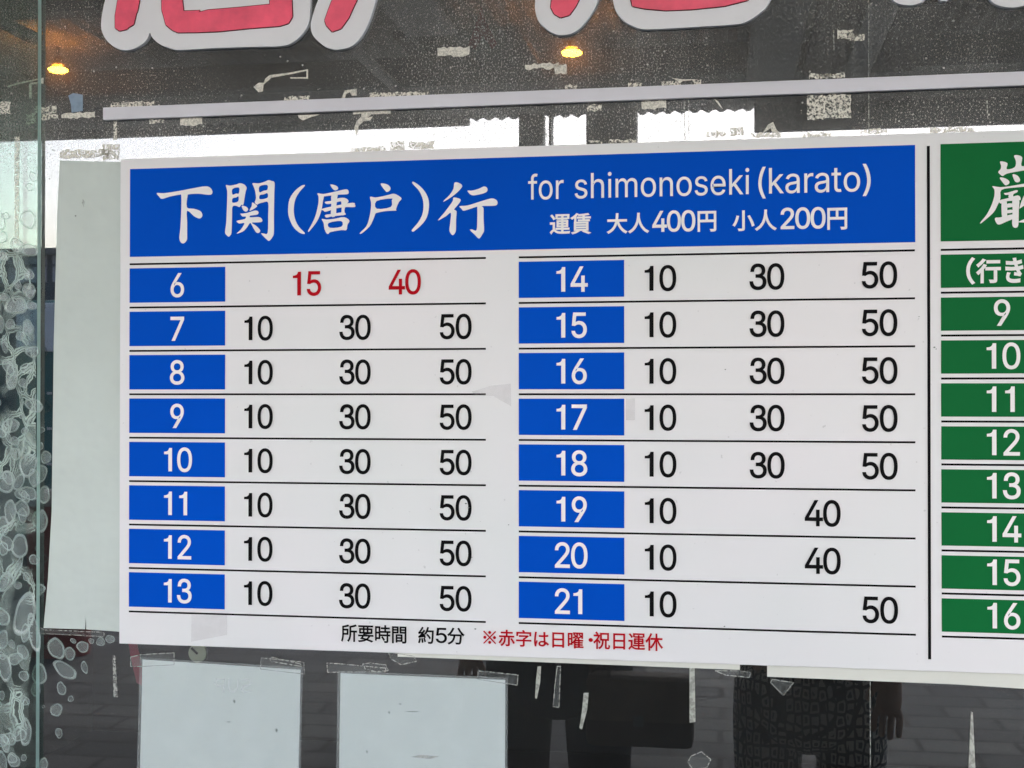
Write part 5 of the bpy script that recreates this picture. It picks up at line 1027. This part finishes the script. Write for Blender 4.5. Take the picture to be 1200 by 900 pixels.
K4 = [
 [[(638, 202), (697, 216), (690, 265), (755, 250), (765, 200), (750, 156), (785, 152), (817, 172), (812, 240), (900, 215), (925, 170), (960, 180), (955, 240), (900, 262), (760, 287), (690, 302), (660, 320), (640, 310), (622, 288), (642, 262), (645, 235)]],
 [[(634, 335), (670, 336), (705, 355), (713, 375), (700, 390), (680, 395), (660, 375)]], [[(738, 308), (775, 315), (798, 345), (795, 365), (775, 372), (755, 360)]],
 [[(870, 290), (905, 305), (870, 350), (845, 365), (858, 325)]],
 [[(575, 403), (640, 411), (740, 399), (900, 370), (960, 365), (960, 395), (760, 414), (648, 433), (640, 500), (615, 560), (580, 620), (488, 700), (478, 696), (530, 630), (570, 550), (590, 480), (590, 430)]],
 [[(668, 460), (700, 455), (770, 435), (778, 450), (745, 468), (740, 492), (705, 495), (706, 474), (680, 474)]],
 [[(628, 520), (700, 500), (780, 478), (803, 500), (790, 520), (700, 524), (645, 545)]],
 [[(650, 530), (690, 525), (692, 655), (655, 668)]],
 [[(738, 510), (790, 510), (788, 600), (785, 715), (768, 740), (745, 735), (734, 705), (738, 600)]],
 [[(690, 548), (737, 544), (737, 570), (690, 575)]], [[(690, 600), (737, 595), (737, 618), (690, 622)]],
 [[(595, 662), (640, 656), (737, 632), (737, 668), (690, 690), (630, 715), (605, 700)]],
 [[(795, 575), (820, 500), (860, 440), (880, 460), (850, 540), (800, 582)]], [[(788, 690), (850, 660), (900, 590), (915, 610), (870, 690), (800, 697)]],
]
t = brush('brush_title', K1, (170, 200), 7.5, Y2, M_WHITE, ha)
brush('brush_title', K2, (320, 200), 7.5, Y2, M_WHITE, ha)
brush('brush_title', K3, (460, 200), 7.5, Y2, M_WHITE, ha)
brush('brush_title', K4, (1080, 160), 6.925, Y2, M_WHITE, hg)

# latin line: baseline at +213 mm, ascenders 27 mm
def latin(segs):
    V = []; F = []
    sc = .027 / 509
    for txt, a_, b__ in segs:
        x0, x1 = XA(a_), XA(b__)
        sp = string_splines(txt); ys = [p_[1] for s in sp for p_ in s]
        vs, fs = string_verts(txt, x0, x1, EYE + .213 + min(ys) * sc, EYE + .213 + max(ys) * sc, 1.5)
        k_ = len(V); V += [(v[0] - BB.x, Y2 + v[1], v[2] - BB.z) for v in vs]; F += [tuple(k_ + j for j in f) for f in fs]
    return link('destination_line', mesh_of(V, F, 'destination_line'), M_WHITE, ha)
latin([('for', 619.2, 660.6), ('shimonoseki', 673.8, 878.3), ('(', 889.1, 897.7), ('karato', 901.6, 1008.3), (')', 1011.4, 1020.7)])
px_string('fare_line', [('運賃', 644.8, 692, 250.4, 274.2, 7), ('大人', 711.7, 760, 250, 273, 7), ('400', 764.9, 814.4, 246.9, 271.3, 10), ('円', 818, 838.9, 247.8, 271, 7),
                        ('小人', 859, 909.5, 246.4, 270, 7), ('200', 915.3, 967, 243.3, 268, 10), ('円', 970, 992.3, 244, 268.6, 7)], Y2, M_WHITE, ha, BB)

def number(txt, pxc, line_z, m, parent, top=.0118, h=.0268, y=Y2, name='minute_number'):
    o = link(name, number_mesh(txt, h, 8.0, m), None, parent)
    o.location = Vector((XA(pxc), y, EYE + line_z - top - h)) - BB
    return o
def rule(px0, px1, z, parent=board, th=.0021):
    return B(px0, px1, z - th / 2, z + th / 2, 'rule_line', M_BLACK, parent)
for i in range(9):
    z = .150 - .05 * i
    rule(151.8, 569.5, z); rule(608, 1072.5, z)
LEFT = [(6, [('15', 358.9), ('40', 474.7)])] + [(h_, [('10', 302), ('30', 416.2), ('50', 533.9)]) for h_ in range(7, 14)]
RIGHT = [(h_, [('10', 772.6), ('30', 898.8), ('50', 1030.5)]) for h_ in range(14, 19)] + [(19, [('10', 772.6), ('40', 963.9)]), (20, [('10', 772.6), ('40', 963.9)]), (21, [('10', 772.6), ('50', 1030.5)])]
for rows, c0, c1, hc in ((LEFT, 151.8, 264, 208), (RIGHT, 608, 731.6, 669)):
    for i, (hr, mins) in enumerate(rows):
        z = .150 - .05 * i
        cell = B(c0, c1, z - .0445, z - .0048, 'hour_cell', M_BLUE)
        number(str(hr), hc, z, M_WHITE, cell, name='hour_number', top=.0115)
        for s_, px in mins: number(s_, px, z, M_RED if hr == 6 else M_BLACK, board)
# green table
for i in range(10):
    z = .150 - .04455 * i
    rule(1102.8, 1390, z)
    if i == 9: break
    cell = B(1102.8, 1248, z - .0395, z - .005, 'hour_cell', M_GREEN)
    if i: number(str(8 + i), 1174.3, z, M_WHITE, cell, name='hour_number', top=.0083, h=.0262)
    else: px_string('green_heading', [('（', 1133.2, 1141.3, 302.6, 332.3, 11), ('行', 1145, 1172, 304, 331, 11), ('き', 1179, 1198.5, 303, 330.5, 11)], Y2, M_WHITE, cell, BB)
B(1086.8, 1090.3, -.275, .2585, 'divider_line', M_BLACK)
px_string('note_text', [('所要時間', 400, 476, 732.6, 752.8, 6), ('約', 490.3, 508, 735, 754, 6), ('5', 511, 523.5, 736, 753.5, 8), ('分', 524.5, 544, 736, 755.2, 6)], Y2, M_BLACK, board, BB)
px_string('note_text', [('※赤字は日曜', 566.7, 683.5, 739, 758, 6), ('・', 690, 694.5, 748, 752, 6), ('祝日運休', 695.6, 776.6, 741.5, 761.5, 6)], Y2, M_RED, board, BB)

# clear tape patches stuck on the board
def board_tape(pts, label, y=-.0018, m=M_TAPEB):
    q_ = [at(a_, b__, y) for a_, b__ in pts]; c_ = sum(q_, Vector()) / len(q_)
    o = flat_poly('tape_patch', [(v.x - c_.x, v.z - c_.z) for v in q_], 0, m)
    o.location = c_; tag(o, label, 'tape')
    return o
board_tape([(566, 455), (575, 452), (598.5, 449.5), (599, 476), (590, 471), (578, 464), (556, 463), (553, 459)], 'wrinkled triangular scrap of clear tape between the two blue tables')
board_tape([(733.5, 467), (744, 467), (744, 492), (733.5, 492.5)], 'small square of clear tape right of the blue 17 box')
board_tape([(224.5, 718), (266, 721), (266, 744), (224, 752)], 'rectangle of clear tape under the blue 13 box', m=M_TAPEB)
# little knocks and dirt on the board
for px, py, r_ in ((850, 433, 1.2), (553, 653, 1), (546, 590, 1.6), (549, 595, 1.2), (1095, 407, 1.6), (1097, 409, 1), (849, 734, 1.3), (596, 615, 1), (1077, 371, .9), (557, 737, 1.6)):
    px_poly('speck', [(px - r_, py), (px, py - r_ * .6), (px + r_, py - .2), (px, py + r_ * .7)], M_MARK, board, -.0013)
